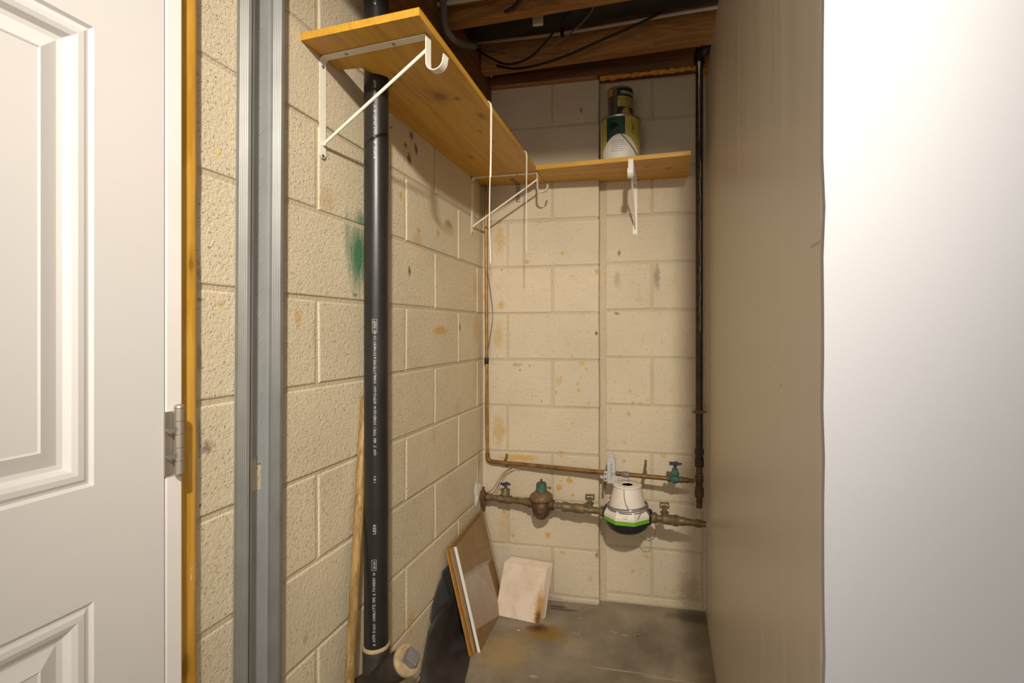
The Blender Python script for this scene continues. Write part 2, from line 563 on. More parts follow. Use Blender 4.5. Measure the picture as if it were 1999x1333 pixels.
# concrete slab
t = NT('concrete_floor')
nz = t.noise(30, 4)
col = t.ramp(t.noise(4.5, 6, 0.65), [(0.3, (0.165, 0.135, 0.098)), (0.5, (0.26, 0.212, 0.150)), (0.72, (0.39, 0.315, 0.215))])
col = t.mix(t.smooth(t.noise(55, 3, .7), 0.60, 0.72, 0, .35), col, (0.12, 0.10, 0.08))
col = t.mix(t.smooth(t.noise(13, 3, .6, t.mapped((1, 2.2, 1), (3, 1, 0))), 0.64, 0.76, 0, .5), col, (0.44, 0.39, 0.32))
for (px, py, a, b, k, sg) in ((1062, 1234, .070, .044, (0.27, 0.125, 0.010), 1.0), (1052, 1227, .040, .026, (0.06, 0.026, 0.005), 1.0),
                              (1080, 1240, .09, .05, (0.30, 0.18, 0.04), .5), (985, 1270, .10, .11, (0.42, 0.29, 0.12), .7),
                              (1100, 1190, .08, .012, (0.07, 0.06, 0.05), .8), (1090, 1184, .05, .01, (0.03, 0.026, 0.022), .8),
                              (1012, 1230, .009, .006, (0.75, 0.7, 0.6), .95), (1125, 1235, .022, .018, (0.36, 0.31, 0.25), .7),
                              (1125, 1233, .010, .009, (0.16, 0.135, 0.11), .9), (1245, 1242, .008, .006, (0.05, 0.04, 0.03), .9),
                              (1220, 1240, .02, .008, (0.5, 0.45, 0.38), .5), (1040, 1320, .02, .008, (0.5, 0.45, 0.38), .6),
                              (1220, 1310, .14, .004, (0.5, 0.43, 0.33), .7), (1300, 1325, .12, .004, (0.5, 0.43, 0.33), .7),
                              (1350, 1205, .10, .04, (0.06, 0.05, 0.035), .7)):
    p = atZ(px, py, 0)
    big_ = a > .028 and b > .015
    col = t.spot(col, tuple(p), (a * (1.25 if big_ else 1), b * (1.25 if big_ else 1), 0.3), k, sg, edge=(0.25, 1.2) if big_ else (0.55, 1.0), wob=1.0, nz=nz)
M_floor = t.done(col, t.ramp(t.noise(9, 4), [(0.3, 0.42), (0.7, 0.62)]), 0, t.noise(70, 4), 0.2, 0.003)

kn = [((-0.60, 1.28, 1.813), (.022, .03, .2)), ((-0.56, 1.30, 1.813), (.008, .012, .2)), ((-0.535, 1.42, 1.813), (.010, .02, .2)),
      ((-0.72, 1.12, 1.813), (.008, .012, .2)), ((-0.70, 1.75, 1.813), (.008, .02, .2)), ((-0.66, 1.16, 1.813), (.006, .02, .2)),
      ((-0.57, 1.62, 1.813), (.006, .01, .2)), ((-0.58, 1.53, 1.813), (.006, .009, .2))]
M_shelfY = wood('stained_pine_along_wall', (0.47, 0.225, 0.018), (0.68, 0.37, 0.045), 1, 1.0, 0.42, kn, ring=.5)
kn2 = [((0.02, 2.02, 1.813), (.014, .01, .2)), ((-0.06, 1.99, 1.813), (.008, .006, .2)), ((-0.35, 2.03, 1.813), (.008, .006, .2))]
M_shelfX = wood('stained_pine_across', (0.48, 0.23, 0.020), (0.69, 0.38, 0.05), 0, 1.0, 0.42, kn2, ring=.5)
M_strip = wood('golden_pine_strip', (0.56, 0.28, 0.026), (0.70, 0.39, 0.06), 2, 1.0, 0.35, [((-.765, .69, 1.28), (.1, .006, .02)), ((-.765, .675, 1.02), (.1, .004, .012)), ((-.765, .68, .62), (.1, .012, .03))], worn=(0.78, 0.62, 0.40))
M_joist = wood('brown_joist_wood', (0.30, 0.13, 0.032), (0.52, 0.26, 0.08), 0, 0.9, 0.6, ring=1.4)
M_rim = wood('dark_rim_wood', (0.13, 0.052, 0.018), (0.24, 0.105, 0.036), 0, 0.8, 0.65)
M_ledger = wood('dark_ledger_wood', (0.14, 0.06, 0.02), (0.27, 0.12, 0.04), 1, 0.8, 0.65)
M_subfloor = wood('dark_subfloor', (0.05, 0.025, 0.013), (0.09, 0.045, 0.02), 1, 0.8, 0.7)
M_stick = wood('weathered_handle_wood', (0.17, 0.10, 0.03), (0.40, 0.25, 0.08), 2, 1.5, 0.55)
M_panel = wood('glossy_brown_laminate', (0.22, 0.125, 0.045), (0.27, 0.155, 0.06), 2, 0.6, 0.10, bstr=0.0)
M_panel_e = wood('caramel_board_edge', (0.34, 0.17, 0.035), (0.48, 0.26, 0.07), 2, 2.5, 0.4)
M_wedge = plain('white_edge_band', (0.82, 0.78, 0.72), 0.35, var=0.03)
t = NT('beige_marbled_tile')
col = t.ramp(t.noise(11, 5, 0.6, None, 1.2), [(0.3, (0.64, 0.50, 0.37)), (0.5, (0.74, 0.60, 0.46)), (0.72, (0.80, 0.68, 0.55))])
nz = t.noise(45, 3)
p = atY(1052, 1190, 1.945)
col = t.spot(col, tuple(p), (.032, .12, .085), (0.45, 0.23, 0.02), .9, edge=(0.2, 1.0), wob=1.0, nz=nz)
p = atY(1052, 1208, 1.945)
col = t.spot(col, tuple(p), (.020, .08, .045), (0.15, 0.07, 0.010), .95, edge=(0.2, 1.0), wob=1.0, nz=nz)
M_tile = t.done(col, 0.3)
M_tile_e = plain('tile_biscuit_edge', (0.72, 0.64, 0.54), 0.7, var=0.06, scale=40)

# ------------------------------------------------------------------ the setting
# floor and ceiling
fl = MB().box((-1.6, -3.0, -0.10), (2.4, 2.6, 0.0)).build('floor', M_floor)
tag(fl, 'stained grey-brown concrete floor with rust marks', kind='structure')

ce = MB().box((-1.1, 0.70, 2.50), (2.0, 2.45, 2.54)).build('ceiling', M_subfloor)
tag(ce, 'dark wooden subfloor above the open joists', kind='structure')


def skew_beam(name, x0, y0, x1, y1, z0, z1, th, mat, parent):
    m = MB()
    d = Vector((x1 - x0, y1 - y0, 0)).normalized()
    nr = Vector((-d.y, d.x, 0)) * th
    a, b = Vector((x0, y0, z0)), Vector((x1, y1, z0))
    up = Vector((0, 0, z1 - z0))
    m.hexa([a, b, b + nr, a + nr], [a + up, b + up, b + nr + up, a + nr + up])
    return m.build(name, mat, parent)


skew_beam('joist', -0.745, 1.640, 1.9, 1.470, 2.243, 2.499, 0.038, M_joist, ce)
skew_beam('joist', -0.745, 1.975, 1.9, 1.800, 2.245, 2.499, 0.038, M_joist, ce)
skew_beam('joist', -0.745, 1.290, 1.9, 1.130, 2.243, 2.499, 0.038, M_joist, ce)
skew_beam('rim_board', -0.749, 2.118, 1.9, 2.075, 2.247, 2.499, 0.040, M_rim, ce)
MB().box((-0.789, 2.105, 2.2475), (1.9, 2.42, 2.29)).build('sill_plate', M_rim, ce)
MB().box((-0.789, 0.72, 2.085), (-0.750, 2.119, 2.499)).build('ledger_board', M_ledger, ce)


# block walls
def block(fn, u0, u1, v0, v1, mat, parent, depth=0.04, bev=0.003):
    """fn(u, v, d) -> point, d is how far behind the face"""
    j = lambda: RND.uniform(-.0016, .0016)
    pr = RND.uniform(-.0012, .0012)
    c = [(u0 + j(), v0 + j()), (u1 + j(), v0 + j()), (u1 + j(), v1 + j()), (u0 + j(), v1 + j())]
    uc, vc = (u0 + u1) / 2, (v0 + v1) / 2
    sg = lambda a, b: 1 if a > b else -1
    vs = [fn(a, b, depth) for a, b in c]
    vs += [fn(a, b, bev + pr) for a, b in c]
    vs += [fn(a - bev * .5 * sg(a, uc), b - bev * .5 * sg(b, vc), bev * .3 + pr) for a, b in c]
    vs += [fn(a - bev * 1.3 * sg(a, uc), b - bev * 1.3 * sg(b, vc), pr) for a, b in c]
    fs = [(12, 13, 14, 15)]
    for k in range(3):
        o = k * 4
        fs += [(o + i, o + (i + 1) % 4, o + 4 + (i + 1) % 4, o + 4 + i) for i in range(4)]
    m = MB()
    m.add(vs, fs)
    return m.build('block', mat, parent)


B = 0.2032
JG = 0.0048                                # half a joint
wl = MB().box((-1.0, -1.2, 0.0), (XL - 0.0035, YB + 0.06, 2.262)).build('wall_left', M_mortar)
tag(wl, 'cream painted concrete block wall along the left side', kind='structure')
TV = 0.074
levels = [0.0266 + B * k for k in range(12)]
for k in range(-1, 11):
    z0 = (levels[k] if k >= 0 else 0.0) + JG
    z1 = (levels[k + 1] if k >= 0 else levels[0]) - JG
    if z1 - z0 < 0.01:
        continue
    even = (k % 2 == 1)
    first = YB - (TV + (1 if even else 0) * B)
    edges = [YB + 0.03, first]
    while edges[-1] > 0.45:
        edges.append(edges[-1] - 2 * B)
    for a, b in zip(edges[1:], edges[:-1]):
        block(lambda u, v, d: (XL - d, u, v), a + JG, b - JG, z0, z1, M_left, wl)

wb = MB().box((XL - 0.1, YB + 0.0035, 0.0), (-0.2725, YR + 0.2, 2.246)).box((-0.2725, YR + 0.0035, 0.0), (0.55, YR + 0.2, 2.246)).build('wall_back', M_mortar)
tag(wb, 'cream painted concrete block wall at the back, spattered with orange', kind='structure')
hl, hr = 0.6362, 0.6493
xa = XL + 0.0112
for k in range(-4, 8):
    z0 = max(hl + k * B, 0.0) + JG
    z1 = min(hl + (k + 1) * B, 2.246) - JG
    if z1 - z0 > 0.012:
        if k % 2 == 0:
            ed = [XL - 0.02, xa + .5 * B, -0.2700 + JG]
        else:
            ed = [XL - 0.02, xa + 1.5 * B, -0.2700 + JG]
        for a, b in zip(ed[:-1], ed[1:]):
            block(lambda u, v, d: (u, YB + d, v), a + JG, b - JG, z0, z1, M_back, wb, 0.045)
    z0 = max(hr + k * B, 0.0) + JG
    z1 = min(hr + (k + 1) * B, 2.244) - JG
    if z1 - z0 > 0.012:
        ed = [-0.2482, -0.0475, 0.160, 0.363] if k % 2 == 1 else [-0.2482, 0.160, 0.363]
        for a, b in zip(ed[:-1], ed[1:]):
            block(lambda u, v, d: (u, YR + d, v), a + JG, b - JG, z0, z1, M_back, wb, 0.045)

# beige partition on the right
pw = MB().box((XR, 0.603, 0.0), (XR + 0.02, 2.152, 2.222), 0.0015).build('wall_right', M_beige)
tag(pw, 'beige satin partition panel on the right', kind='structure')

# white drywall facing the camera with the opening and its header
m = MB()
n = 46
zz = [i * 2.5 / n for i in range(n + 1)]
vs = []
for z in zz:
    e = XR - 0.001 + RND.uniform(-.0007, .0007) + (0.0012 if RND.random() < .12 else 0)
    vs += [(e, 0.588, z), (e + .001, 0.6025, z), (2.2, 0.588, z), (2.2, 0.6025, z)]
fs = []
for i in range(n):
    a, b = i * 4, i * 4 + 4
    fs += [(a, a + 2, b + 2, b), (a + 1, b + 1, b + 3, a + 3), (a, b, b + 1, a + 1), (a + 2, a + 3, b + 3, b + 2)]
m.add(vs, fs)
m.box((XL, 0.588, 2.055), (XR, 0.70, 2.5))
wf = m.build('wall_front', M_white)
tag(wf, 'smooth white drywall at the right, its edge facing the camera', kind='structure')

# ------------------------------------------------------------------ door, jamb, pine strip
XD = -0.740
door = thing('door_1', (XD, 0.25, 0.0), 'white moulded panel door with a nickel hinge', None)
door['kind'] = 'structure'
yh = 0.6235
ys = [-0.12, -0.02, 0.205, 0.305, 0.5285, yh]
zs = [0.012, 0.25, 0.812, 0.965, 1.572, 1.68, 1.90, 2.02]
pan = [(2, 1), (2, 3), (2, 5)]
pcells = {(1, 1), (1, 3), (1, 5), (3, 1), (3, 3), (3, 5)}
prof = [(0, 0), (.004, .0035), (.007, .0030), (.011, .0008), (.018, .0004), (.024, .0025), (.030, .0085), (.036, .0095),
        (.056, .0030), (.0585, .0042), (.062, .0042)]
slab = MB()
T = 0.035
vs, idx = [], {}
for i, y in enumerate(ys):
    for j, z in enumerate(zs):
        idx[i, j] = len(vs)
        vs.append((XD, y, z))
fs = []
for i in range(len(ys) - 1):
    for j in range(len(zs) - 1):
        if (i, j) not in pcells:
            fs.append((idx[i, j], idx[i + 1, j], idx[i + 1, j + 1], idx[i, j + 1]))
slab.add(vs, fs)
slab.add([(XD, ys[0], zs[0]), (XD, ys[-1], zs[0]), (XD, ys[-1], zs[-1]), (XD, ys[0], zs[-1]),
          (XD - T, ys[0], zs[0]), (XD - T, ys[-1], zs[0]), (XD - T, ys[-1], zs[-1]), (XD - T, ys[0], zs[-1])],
         [(4, 5, 6, 7), (0, 1, 5, 4), (1, 2, 6, 5), (2, 3, 7, 6), (3, 0, 4, 7)])
slab.build('door_slab', M_door, door)
for (i, j) in sorted(pcells):
    y0, y1, z0, z1 = ys[i], ys[i + 1], zs[j], zs[j + 1]
    vs = []
    for o, d in prof:
        vs += [(XD - d, y0 + o, z0 + o), (XD - d, y1 - o, z0 + o), (XD - d, y1 - o, z1 - o), (XD - d, y0 + o, z1 - o)]
    fs = []
    for k in range(len(prof) - 1):
        fs += [(k * 4 + q, k * 4 + (q + 1) % 4, k * 4 + 4 + (q + 1) % 4, k * 4 + 4 + q) for q in range(4)]
    fs.append(tuple(len(prof) * 4 - 4 + q for q in range(4)))
    mm = MB()
    mm.add(vs, fs)
    mm.build('door_panel', M_door, door)
# hinge
hz0, hz1 = 0.949, 1.051
hg = MB().box((XD - 0.001, yh - 0.001, hz0 + .001), (XD + 0.0022, yh + 0.0125, hz1 - .004), 0.0006).build('hinge', M_nickel, door)
tag(hg, 'nickel butt hinge')
bar = MB()
hy, hx = yh + 0.0185, XD + 0.0065
for k in range(5):
    a = hz0 + k * (hz1 - hz0) / 5
    b = hz0 + (k + 1) * (hz1 - hz0) / 5
    bar.lathe([(.0056, a + .0002), (.0064, a + .001), (.0064, b - .001), (.0056, b - .0002)], 18, Matrix.Translation((hx, hy, 0)))
bar.build('barrel', M_nickel, hg)
MB().lathe([(.0035, hz0 - .003), (.0052, hz0 - .001), (.0052, hz1), (.0068, hz1 + .0005), (.0060, hz1 + .004), (.003, hz1 + .0055)], 18,
           Matrix.Translation((hx, hy, 0))).build('hinge_pin', M_nickel, hg)
for z in (0.978, 1.018):
    MB().cyl((XD + .001, yh + .004, z), (XD + .010, yh + .001, z + .001), .0028, 12).cyl((XD + .008, yh + .002, z + .001), (XD + .0105, yh + .001, z + .001), .0042, 12).build('screw', M_screw, hg)
tj = MB().box((-0.789, yh + 0.0035, 0.0), (XD - 0.001, 0.6535, 2.05), 0.002).build('trim_1', M_jamb)
tag(tj, 'white painted door jamb beside the hinge', kind='structure')
m = MB()
n = 40
sec = [(-.789, .6555), (-.772, .6555), (-.7665, .6585), (-.7645, .6640), (-.7645, .6945), (-.7665, .7015), (-.772, .7055), (-.789, .7055)]
vs = []
for i in range(n + 1):
    z = 2.06 * i / n
    jx = RND.uniform(-.0007, .0007)
    for (x, y) in sec:
        vs.append((x + (jx if x > -.78 else 0), y + (RND.uniform(-.0005, .0005) if x > -.78 else 0), z))
q = len(sec)
fs = []
for i in range(n):
    fs += [(i * q + k, i * q + (k + 1) % q, i * q + q + (k + 1) % q, i * q + q + k) for k in range(q)]
fs += [tuple(range(q)), tuple(n * q + k for k in range(q))]
m.add(vs, fs, True)
tp = m.build('trim_2', M_strip, None, 60)
tag(tp, 'golden stained pine strip between door jamb and block wall', kind='structure')

# ------------------------------------------------------------------ metal stud
stud = thing('metal_stud', (-0.786, 0.842, 0.0), 'galvanised steel C stud with ribbed flanges standing against the left block wall', 'stud')
LEAN = 0.0071
XW, XF = -0.7865, -0.7530


def lean(m):
    m.v = [(x, y + LEAN * (z - H), z) for x, y, z in m.v]
    return m


def flange(y, sgn):
    # ribbed flange: cross-section in x with small raised ribs on the camera side
    secx = [0, .006, .008, .010, .012, .014, .016, .018, .020, .022, .024, .026, .0335]
    secd = [0, 0, .0014, 0, .0014, 0, .0014, 0, .0014, 0, .0014, 0, 0]
    vs = []
    for z in (0.0, 2.055):
        for x, d in zip(secx, secd):
            vs.append((XW + x, y - d, z))
        for x in reversed(secx):
            vs.append((XW + x, y + .0012, z))
    q = len(secx) * 2
    fs = [(k, (k + 1) % q, q + (k + 1) % q, q + k) for k in range(q)] + [tuple(range(q)), tuple(range(q, 2 * q))]
    mm = MB()
    mm.add(vs, fs)
    # return lip
    y2 = y + sgn * .006
    mm.box((XF - .0012, min(y, y2), 0.0), (XF, max(y, y2) + .0004, 2.055))
    return lean(mm).build('flange', M_zinc_f, stud)


Y0, Y1 = 0.7985, 0.8800
flange(Y0, 1)
flange(Y1, -1)
ky0, ky1, kz0, kz1 = 0.822, 0.8615, 0.855, 0.922
m = MB()
for a, b, c_, d_ in ((Y0, ky0, 0, 2.055), (ky1, Y1, 0, 2.055), (ky0, ky1, 0, kz0), (ky0, ky1, kz1, 2.055)):
    m.box((XW - .001, a, c_), (XW + .0005, b, d_))
# bent tab of the knock-out
m.box((XW - .001, 0.8535, 0.9075), (XW + .0006, ky1, kz1))
lean(m).build('web', M_zinc, stud)

# ------------------------------------------------------------------ shelves
ZS = H + 0.643
TS = 0.0165


def shelf(name, top_outline, mat, label, loc):
    root = thing(name, loc, label, 'shelf', 'stained pine shelf boards')
    m = MB()
    n = len(top_outline)
    e = 0.0012
    vs = [(x, y, ZS) for x, y in top_outline] + [(x, y, ZS + TS) for x, y in top_outline]
    fs = [tuple(range(n))[::-1], tuple(range(n, 2 * n))] + [(i, (i + 1) % n, n + (i + 1) % n, n + i) for i in range(n)]
    m.add(vs, fs)
    m.build('board', mat, root)
    return root


# pipe notch in the left board
px_, py_ = -0.7255, 1.1705
notch = [(XL + .001, 1.102), (-0.726, 1.104)]
notch += [(px_ + 0.041 * math.cos(a), py_ + 0.041 * math.sin(a)) for a in [math.radians(d) for d in (-72, -45, -20, 0, 20, 45, 70, 90)]]
notch += [(XL + .001, py_ + 0.046)]
outl = [(XL + .001, 0.973), (-0.488, 0.942), (-0.5015, 1.935), (-0.5015, YB - .001), (XL + .001, YB - .001)]
full = [outl[0], outl[1], outl[2], outl[3], outl[4]] + notch[::-1]
sh1 = shelf('shelf_board', full, M_shelfY, 'long stained pine shelf board on the left wall, notched around the black pipe', (-0.64, 1.5, ZS))
sh2 = shelf('shelf_board', [(-0.5000, 1.9385), (0.0985, 1.884), (0.1005, YR - .001), (-0.2700, YR - .001), (-0.2700, YB - .001), (-0.5000, YB - .001)],
            M_shelfX, 'short stained pine shelf board on the back wall, paint cans on it', (-0.2, 2.02, ZS))


# shelf brackets: leg on the wall, arm under the board, diagonal brace, closet-rod hook
def bracket(name, foot, out, label):
    """foot: point on the wall at board underside; out: unit vector off the wall"""
    o = Vector(out)
    up = Vector((0, 0, 1))
    wd = o.cross(up)
    root = thing(name, foot, label, 'bracket', 'cream closet shelf brackets')
    F = Vector(foot)
    pt = lambda u, v, ww=0: F + o * u + up * v + wd * ww
    W = 0.019
    t2 = 0.0022
    leg = MB().strap([pt(t2, -.226), pt(t2, -.020), pt(t2 + .001, -.010), pt(t2 + .0045, -.0045), pt(.012, -t2)], wd, W, t2)
    # rounded foot
    leg.add([pt(t2 * .5 + q * t2, -.226 - .012 * math.sin(a), W / 2 * math.cos(a)) for q in (0, 1) for a in [PI * i / 8 for i in range(9)]],
            [tuple(range(9)), tuple(range(9, 18))[::-1]] + [(i, i + 1, i + 10, i + 9) for i in range(8)])
    leg.build('leg', M_bracket, root)
    MB().strap([pt(.012, -t2), pt(.10, -t2), pt(.20, -t2), pt(.284, -t2)], wd, W, t2).build('arm', M_bracket, root)
    hp = [pt(.284, -t2), pt(.2875, -.0035), pt(.2885, -.0075), pt(.2885, -.055)]
    for i in range(1, 13):
        a = PI + PI * i / 12
        hp.append(pt(.3095 + .021 * math.cos(a), -.061 + .021 * math.sin(a)))
    hp.append(pt(.3325, -.052))
    MB().strap(hp, wd, W, t2).build('rod_hook', M_bracket, root)
    MB().tube([pt(.0065, -.207), pt(.012, -.200), pt(.283, -.032), pt(.2865, -.026)], .0036, 10).build('brace', M_bracket, root)
    for (u, v, axis) in ((.0034, -.232, o), (.0034, -.022, o), (.20, -.0034, -up), (.07, -.0034, -up)):
        c = pt(u, v)
        MB().along(c - axis * .001, c + axis * .002, [(.0042, 0), (.0042, .0016), (.0026, .0026), (.0009, .0026), (.0008, .0018)], 12).build('screw', M_screw, root)
    return root


br1 = bracket('shelf_bracket', (XL + .0005, 1.044, ZS), Vector((1, -0.118, 0)).normalized(), 'large cream shelf bracket nearest the camera, at the open end of the long shelf')
br2 = bracket('shelf_bracket', (XL + .0005, 1.983, ZS), Vector((1, -0.045, 0)).normalized(), 'cream shelf bracket in the back left corner beside the copper riser')
br3 = bracket('shelf_bracket', (-0.119, YR - .0005, ZS), Vector((0.0, -1, 0)), 'cream shelf bracket on the back wall below the paint cans, seen head on')
# small steel corner brace
cb = thing('corner_brace', tuple(atY(1012, 370, YB)), 'small dark steel corner brace under the shelf in the back left corner', 'bracket')
p = atY(1011, 372, YB - .002)
MB().strap([(p.x - .004, YB - .09, ZS - .0015), (p.x - .002, YB - .03, ZS - .0015), (p.x, YB - .006, ZS - .002), (p.x, YB - .002, ZS - .008), (p.x, YB - .002, p.z - .05)],
           (1, 0, 0), .017, .0022).build('strap', M_screw, cb)
MB().along((p.x, YB - .002, p.z - .043), (p.x, YB - .006, p.z - .043), [(.005, 0), (.005, .002), (.002, .0034)], 12).build('screw', M_tin, cb)


# ------------------------------------------------------------------ lettering
def letters(body, size, squeeze=1.0):
    cu = bpy.data.curves.new('lettering', 'FONT')
    cu.body = body
    cu.size = size
    cu.resolution_u = 1
    cu.align_x = 'LEFT'
    o = bpy.data.objects.new('lettering', cu)
    C.objects.link(o)
    bpy.context.view_layer.update()
    me = bpy.data.meshes.new_from_object(o)
    bpy.data.objects.remove(o)
    vs = [(v.co.x * squeeze, v.co.y) for v in me.vertices]
    fs = [tuple(p.vertices) for p in me.polygons]
    bpy.data.meshes.remove(me)
    return vs, fs


def text_obj(name, body, size, fn, mat, parent, length=None):
    vs, fs = letters(body, size)
    if not vs:
        return None
    x0 = min(v[0] for v in vs)
    x1 = max(v[0] for v in vs)
    k = 1.0 if length is None else length / (x1 - x0)
    me = bpy.data.meshes.new(name)
    me.from_pydata([tuple(fn((x - x0) * k, y)) for x, y in vs], [], fs)
    me.materials.append(mat)
    o = bpy.data.objects.new(name, me)
    C.objects.link(o)
    return par(o, parent)


# ------------------------------------------------------------------ black drain pipe
PR = 0.0302
pipe = thing('drain_pipe', (px_, py_, 0.0), 'black plastic drain pipe with white printing standing against the left wall', 'pipe')
MB().lathe([(PR, 0.33), (PR, 2.40)], 40, Matrix.Translation((px_, py_, 0))).build('pipe', M_abs, pipe)
hub = MB().lathe([(PR, 0.02), (.0335, 0.03), (.0335, .355), (.032, .3585), (PR, .3585)], 40, Matrix.Translation((px_, py_, 0)))
hub.build('hub', M_abs_d, pipe)
MB().lathe([(PR + .0002, .356), (PR + .0030, .357), (PR + .0036, .3605), (PR + .0024, .3645), (PR + .0002, .366)], 40, Matrix.Translation((px_, py_, 0))).build('glue_ring', M_glue, pipe)
# wye branch with clean-out plug
bd = Vector((0.80, -0.10, 0.60)).normalized()
cend = Vector((-0.618, 1.143, 0.357))
bs = cend - bd * 0.185
MB().along(bs, cend, [(.030, 0), (.0305, .110), (.0345, .116), (.0345, .168), (.0320, .170)], 36).build('wye_branch', M_abs_d, pipe)
plug = MB().along(cend - bd * .020, cend + bd * .01, [(.030, 0), (.0365, .004), (.0375, .007), (.0375, .014), (.0360, .0165), (.0290, .0175), (.0280, .0165), (0, .0165)], 36).build('cleanout_plug', M_glue, pipe)
q = bd.to_track_quat('Z', 'Y').to_matrix().to_4x4() @ Matrix.Rotation(math.radians(22), 4, 'Z')
m = MB()
m.box((-.0165, -.0165, -.001), (.0165, .0165, .020), .002)
m.v = [tuple(Matrix.Translation(cend - bd * .003) @ q @ Vector(v)) for v in m.v]
m.build('square_nut', M_wire_g, plug)

cdir = math.atan2(-py_, -px_)              # azimuth from the pipe to the room


def on_pipe(z0, off):
    def fn(x, y):
        a = cdir - off - y / PR
        return (px_ + (PR + .0004) * math.cos(a), py_ + (PR + .0004) * math.sin(a), z0 + x)
    return fn


kz = 1.29 / FPX
zpx = lambda y: H - (y - CY) * (1.265) / FPX
OFFS = 0.02
L1 = '6200  2"  ABS  TYPE 1  SCHEDULE 40  ASTM D-2661  CHARLOTTE PIPE & FOUNDRY CO'
text_obj('lettering', L1, .0085, on_pipe(zpx(888), OFFS), M_print, pipe, zpx(655) - zpx(888))
text_obj('lettering', '00 NSF', .0095, on_pipe(zpx(652), OFFS), M_print, pipe, zpx(626) - zpx(652))
text_obj('lettering', '1 # 6', .0085, on_pipe(zpx(941), OFFS + .02), M_print, pipe, zpx(928) - zpx(941))
text_obj('lettering', 'LEE4', .0100, on_pipe(zpx(1041), OFFS + .02), M_print, pipe, zpx(1023) - zpx(1041))
text_obj('lettering', '#  ASTM  D-2661  CHARLOTTE  PIPE  &  FOUNDRY  00', .0095, on_pipe(zpx(1258), OFFS + .06), M_print, pipe, zpx(1116) - zpx(1258))
text_obj('lettering', 'NSF-DWV', .0075, on_pipe(zpx(1109), OFFS + .05), M_print, pipe, zpx(1094) - zpx(1109))
text_obj('lettering', 'CO  NSF', .0085, on_pipe(zpx(190), OFFS), M_print, pipe, zpx(158) - zpx(190))
text_obj('lettering', 'PIPE & FOUNDRY', .0085, on_pipe(zpx(310), OFFS), M_print, pipe, zpx(205) - zpx(310))
text_obj('lettering', '6200 2"', .0085, on_pipe(zpx(12), OFFS), M_print, pipe, zpx(-40) - zpx(12))
# printed frame round the mark
for ya, yb in ((1112, 1091), (649, 623)):
    m = MB()
    for (a0, a1, za, zb) in ((-.0022, -.0016, zpx(ya), zpx(yb)), (.0086, .0092, zpx(ya), zpx(yb)), (-.0022, .0092, zpx(ya), zpx(ya) + .0006), (-.0022, .0092, zpx(yb) - .0006, zpx(yb))):
        f_ = on_pipe(0, OFFS + (.05 if ya > 1000 else 0))
        ring = [(za, a0), (za, a1), (zb, a1), (zb, a0)]
        N = 4
        pts = []
        for i in range(N + 1):
            yy = a0 + (a1 - a0) * i / N
            pts += [f_(za, yy), f_(zb, yy)]
        m.add(pts, [(2 * i, 2 * i + 2, 2 * i + 3, 2 * i + 1) for i in range(N)])
    m.build('printed_frame', M_print, pipe)

# ------------------------------------------------------------------ wooden handle behind the pipe
st_ = thing('broom_handle', (-0.722, 1.02, 0.0), 'worn round wooden handle leaning behind the black pipe', 'handle')
a, b = Vector((-0.722, 1.020, 0.0)), Vector((-0.7765, 1.200, 1.00))
MB().along(a, b, [(.0095, 0), (.0115, .004), (.0115, (b - a).length - .008), (.006, (b - a).length)], 20).build('shaft', M_stick, st_)

# ------------------------------------------------------------------ floor things at the left
# dark mat, creeping up the wall
m = MB()
ny, nx = 22, 16
vs = []
for j in range(ny + 1):
    y = 1.36 + (1.80 - 1.36) * j / ny
    hgt = 0.185 * max(0.0, min(1.0, (y - 1.50) / 0.10))
    xr = -0.632 - 0.235 * max(0, (y - 1.50)) + RND.uniform(-.0015, .0015)
    if y < 1.5:
        xr = -0.632
    Lh = xr - (XL + .030)
    for i in range(nx + 1):
        s_ = i / nx
        if s_ < .6:
            x = xr - Lh * s_ / .6
            z = .004 + .016 * (s_ / .6) ** 3 * min(1, hgt / .1)
        else:
            x = XL + .030 - .026 * max(0.0, (s_ - .6) / .4) * (1.0 if y < 1.6 else .55)
            z = .004 + .016 * min(1, hgt / .1) + max(0.0, hgt - .02) * (s_ - .6) / .4
        vs.append((x, y, z + (0.0012 * math.sin(j * 1.1 + i * .7) if s_ > .05 else 0)))
fs = [(j * (nx + 1) + i, j * (nx + 1) + i + 1, (j + 1) * (nx + 1) + i + 1, (j + 1) * (nx + 1) + i) for j in range(ny) for i in range(nx)]
m.add(vs, fs, True)
mat_o = m.build('floor_mat', M_mat)
mat_o.modifiers.new('thick', 'SOLIDIFY').thickness = 0.004
mat_o.modifiers['thick'].offset = -1
tag(mat_o, 'black rubber mat on the concrete, its edge turned up against the left wall', 'mat')
# charcoal cloth bunched at the wall
m = MB()
nu, nv = 18, 14
vs = []
for j in range(nv + 1):
    v = j / nv
    for i in range(nu + 1):
        u = i / nu
        y = 1.600 + (1.90 - 1.600) * u
        top = 0.075 + 0.115 * min(1, u * 3.2) ** .8
        z = 0.110 + top * v
        x = XL + .006 + .012 * (1 - v) + .007 * math.sin(u * 19 + v * 3) * (0.5 + .5 * (1 - v)) + .003 * math.sin(u * 41 + v * 9)
        vs.append((max(x, XL + .006), y + .01 * math.sin(v * 5), z))
fs = [(j * (nu + 1) + i, j * (nu + 1) + i + 1, (j + 1) * (nu + 1) + i + 1, (j + 1) * (nu + 1) + i) for j in range(nv) for i in range(nu)]
m.add(vs, fs, True)
cl = m.build('cloth', M_cloth, None, 180)
sm = cl.modifiers.new('thick', 'SOLIDIFY')
sm.thickness = .003
sm.offset = 1
tag(cl, 'charcoal grey cloth bunched against the left wall behind the leaning panels', 'cloth')


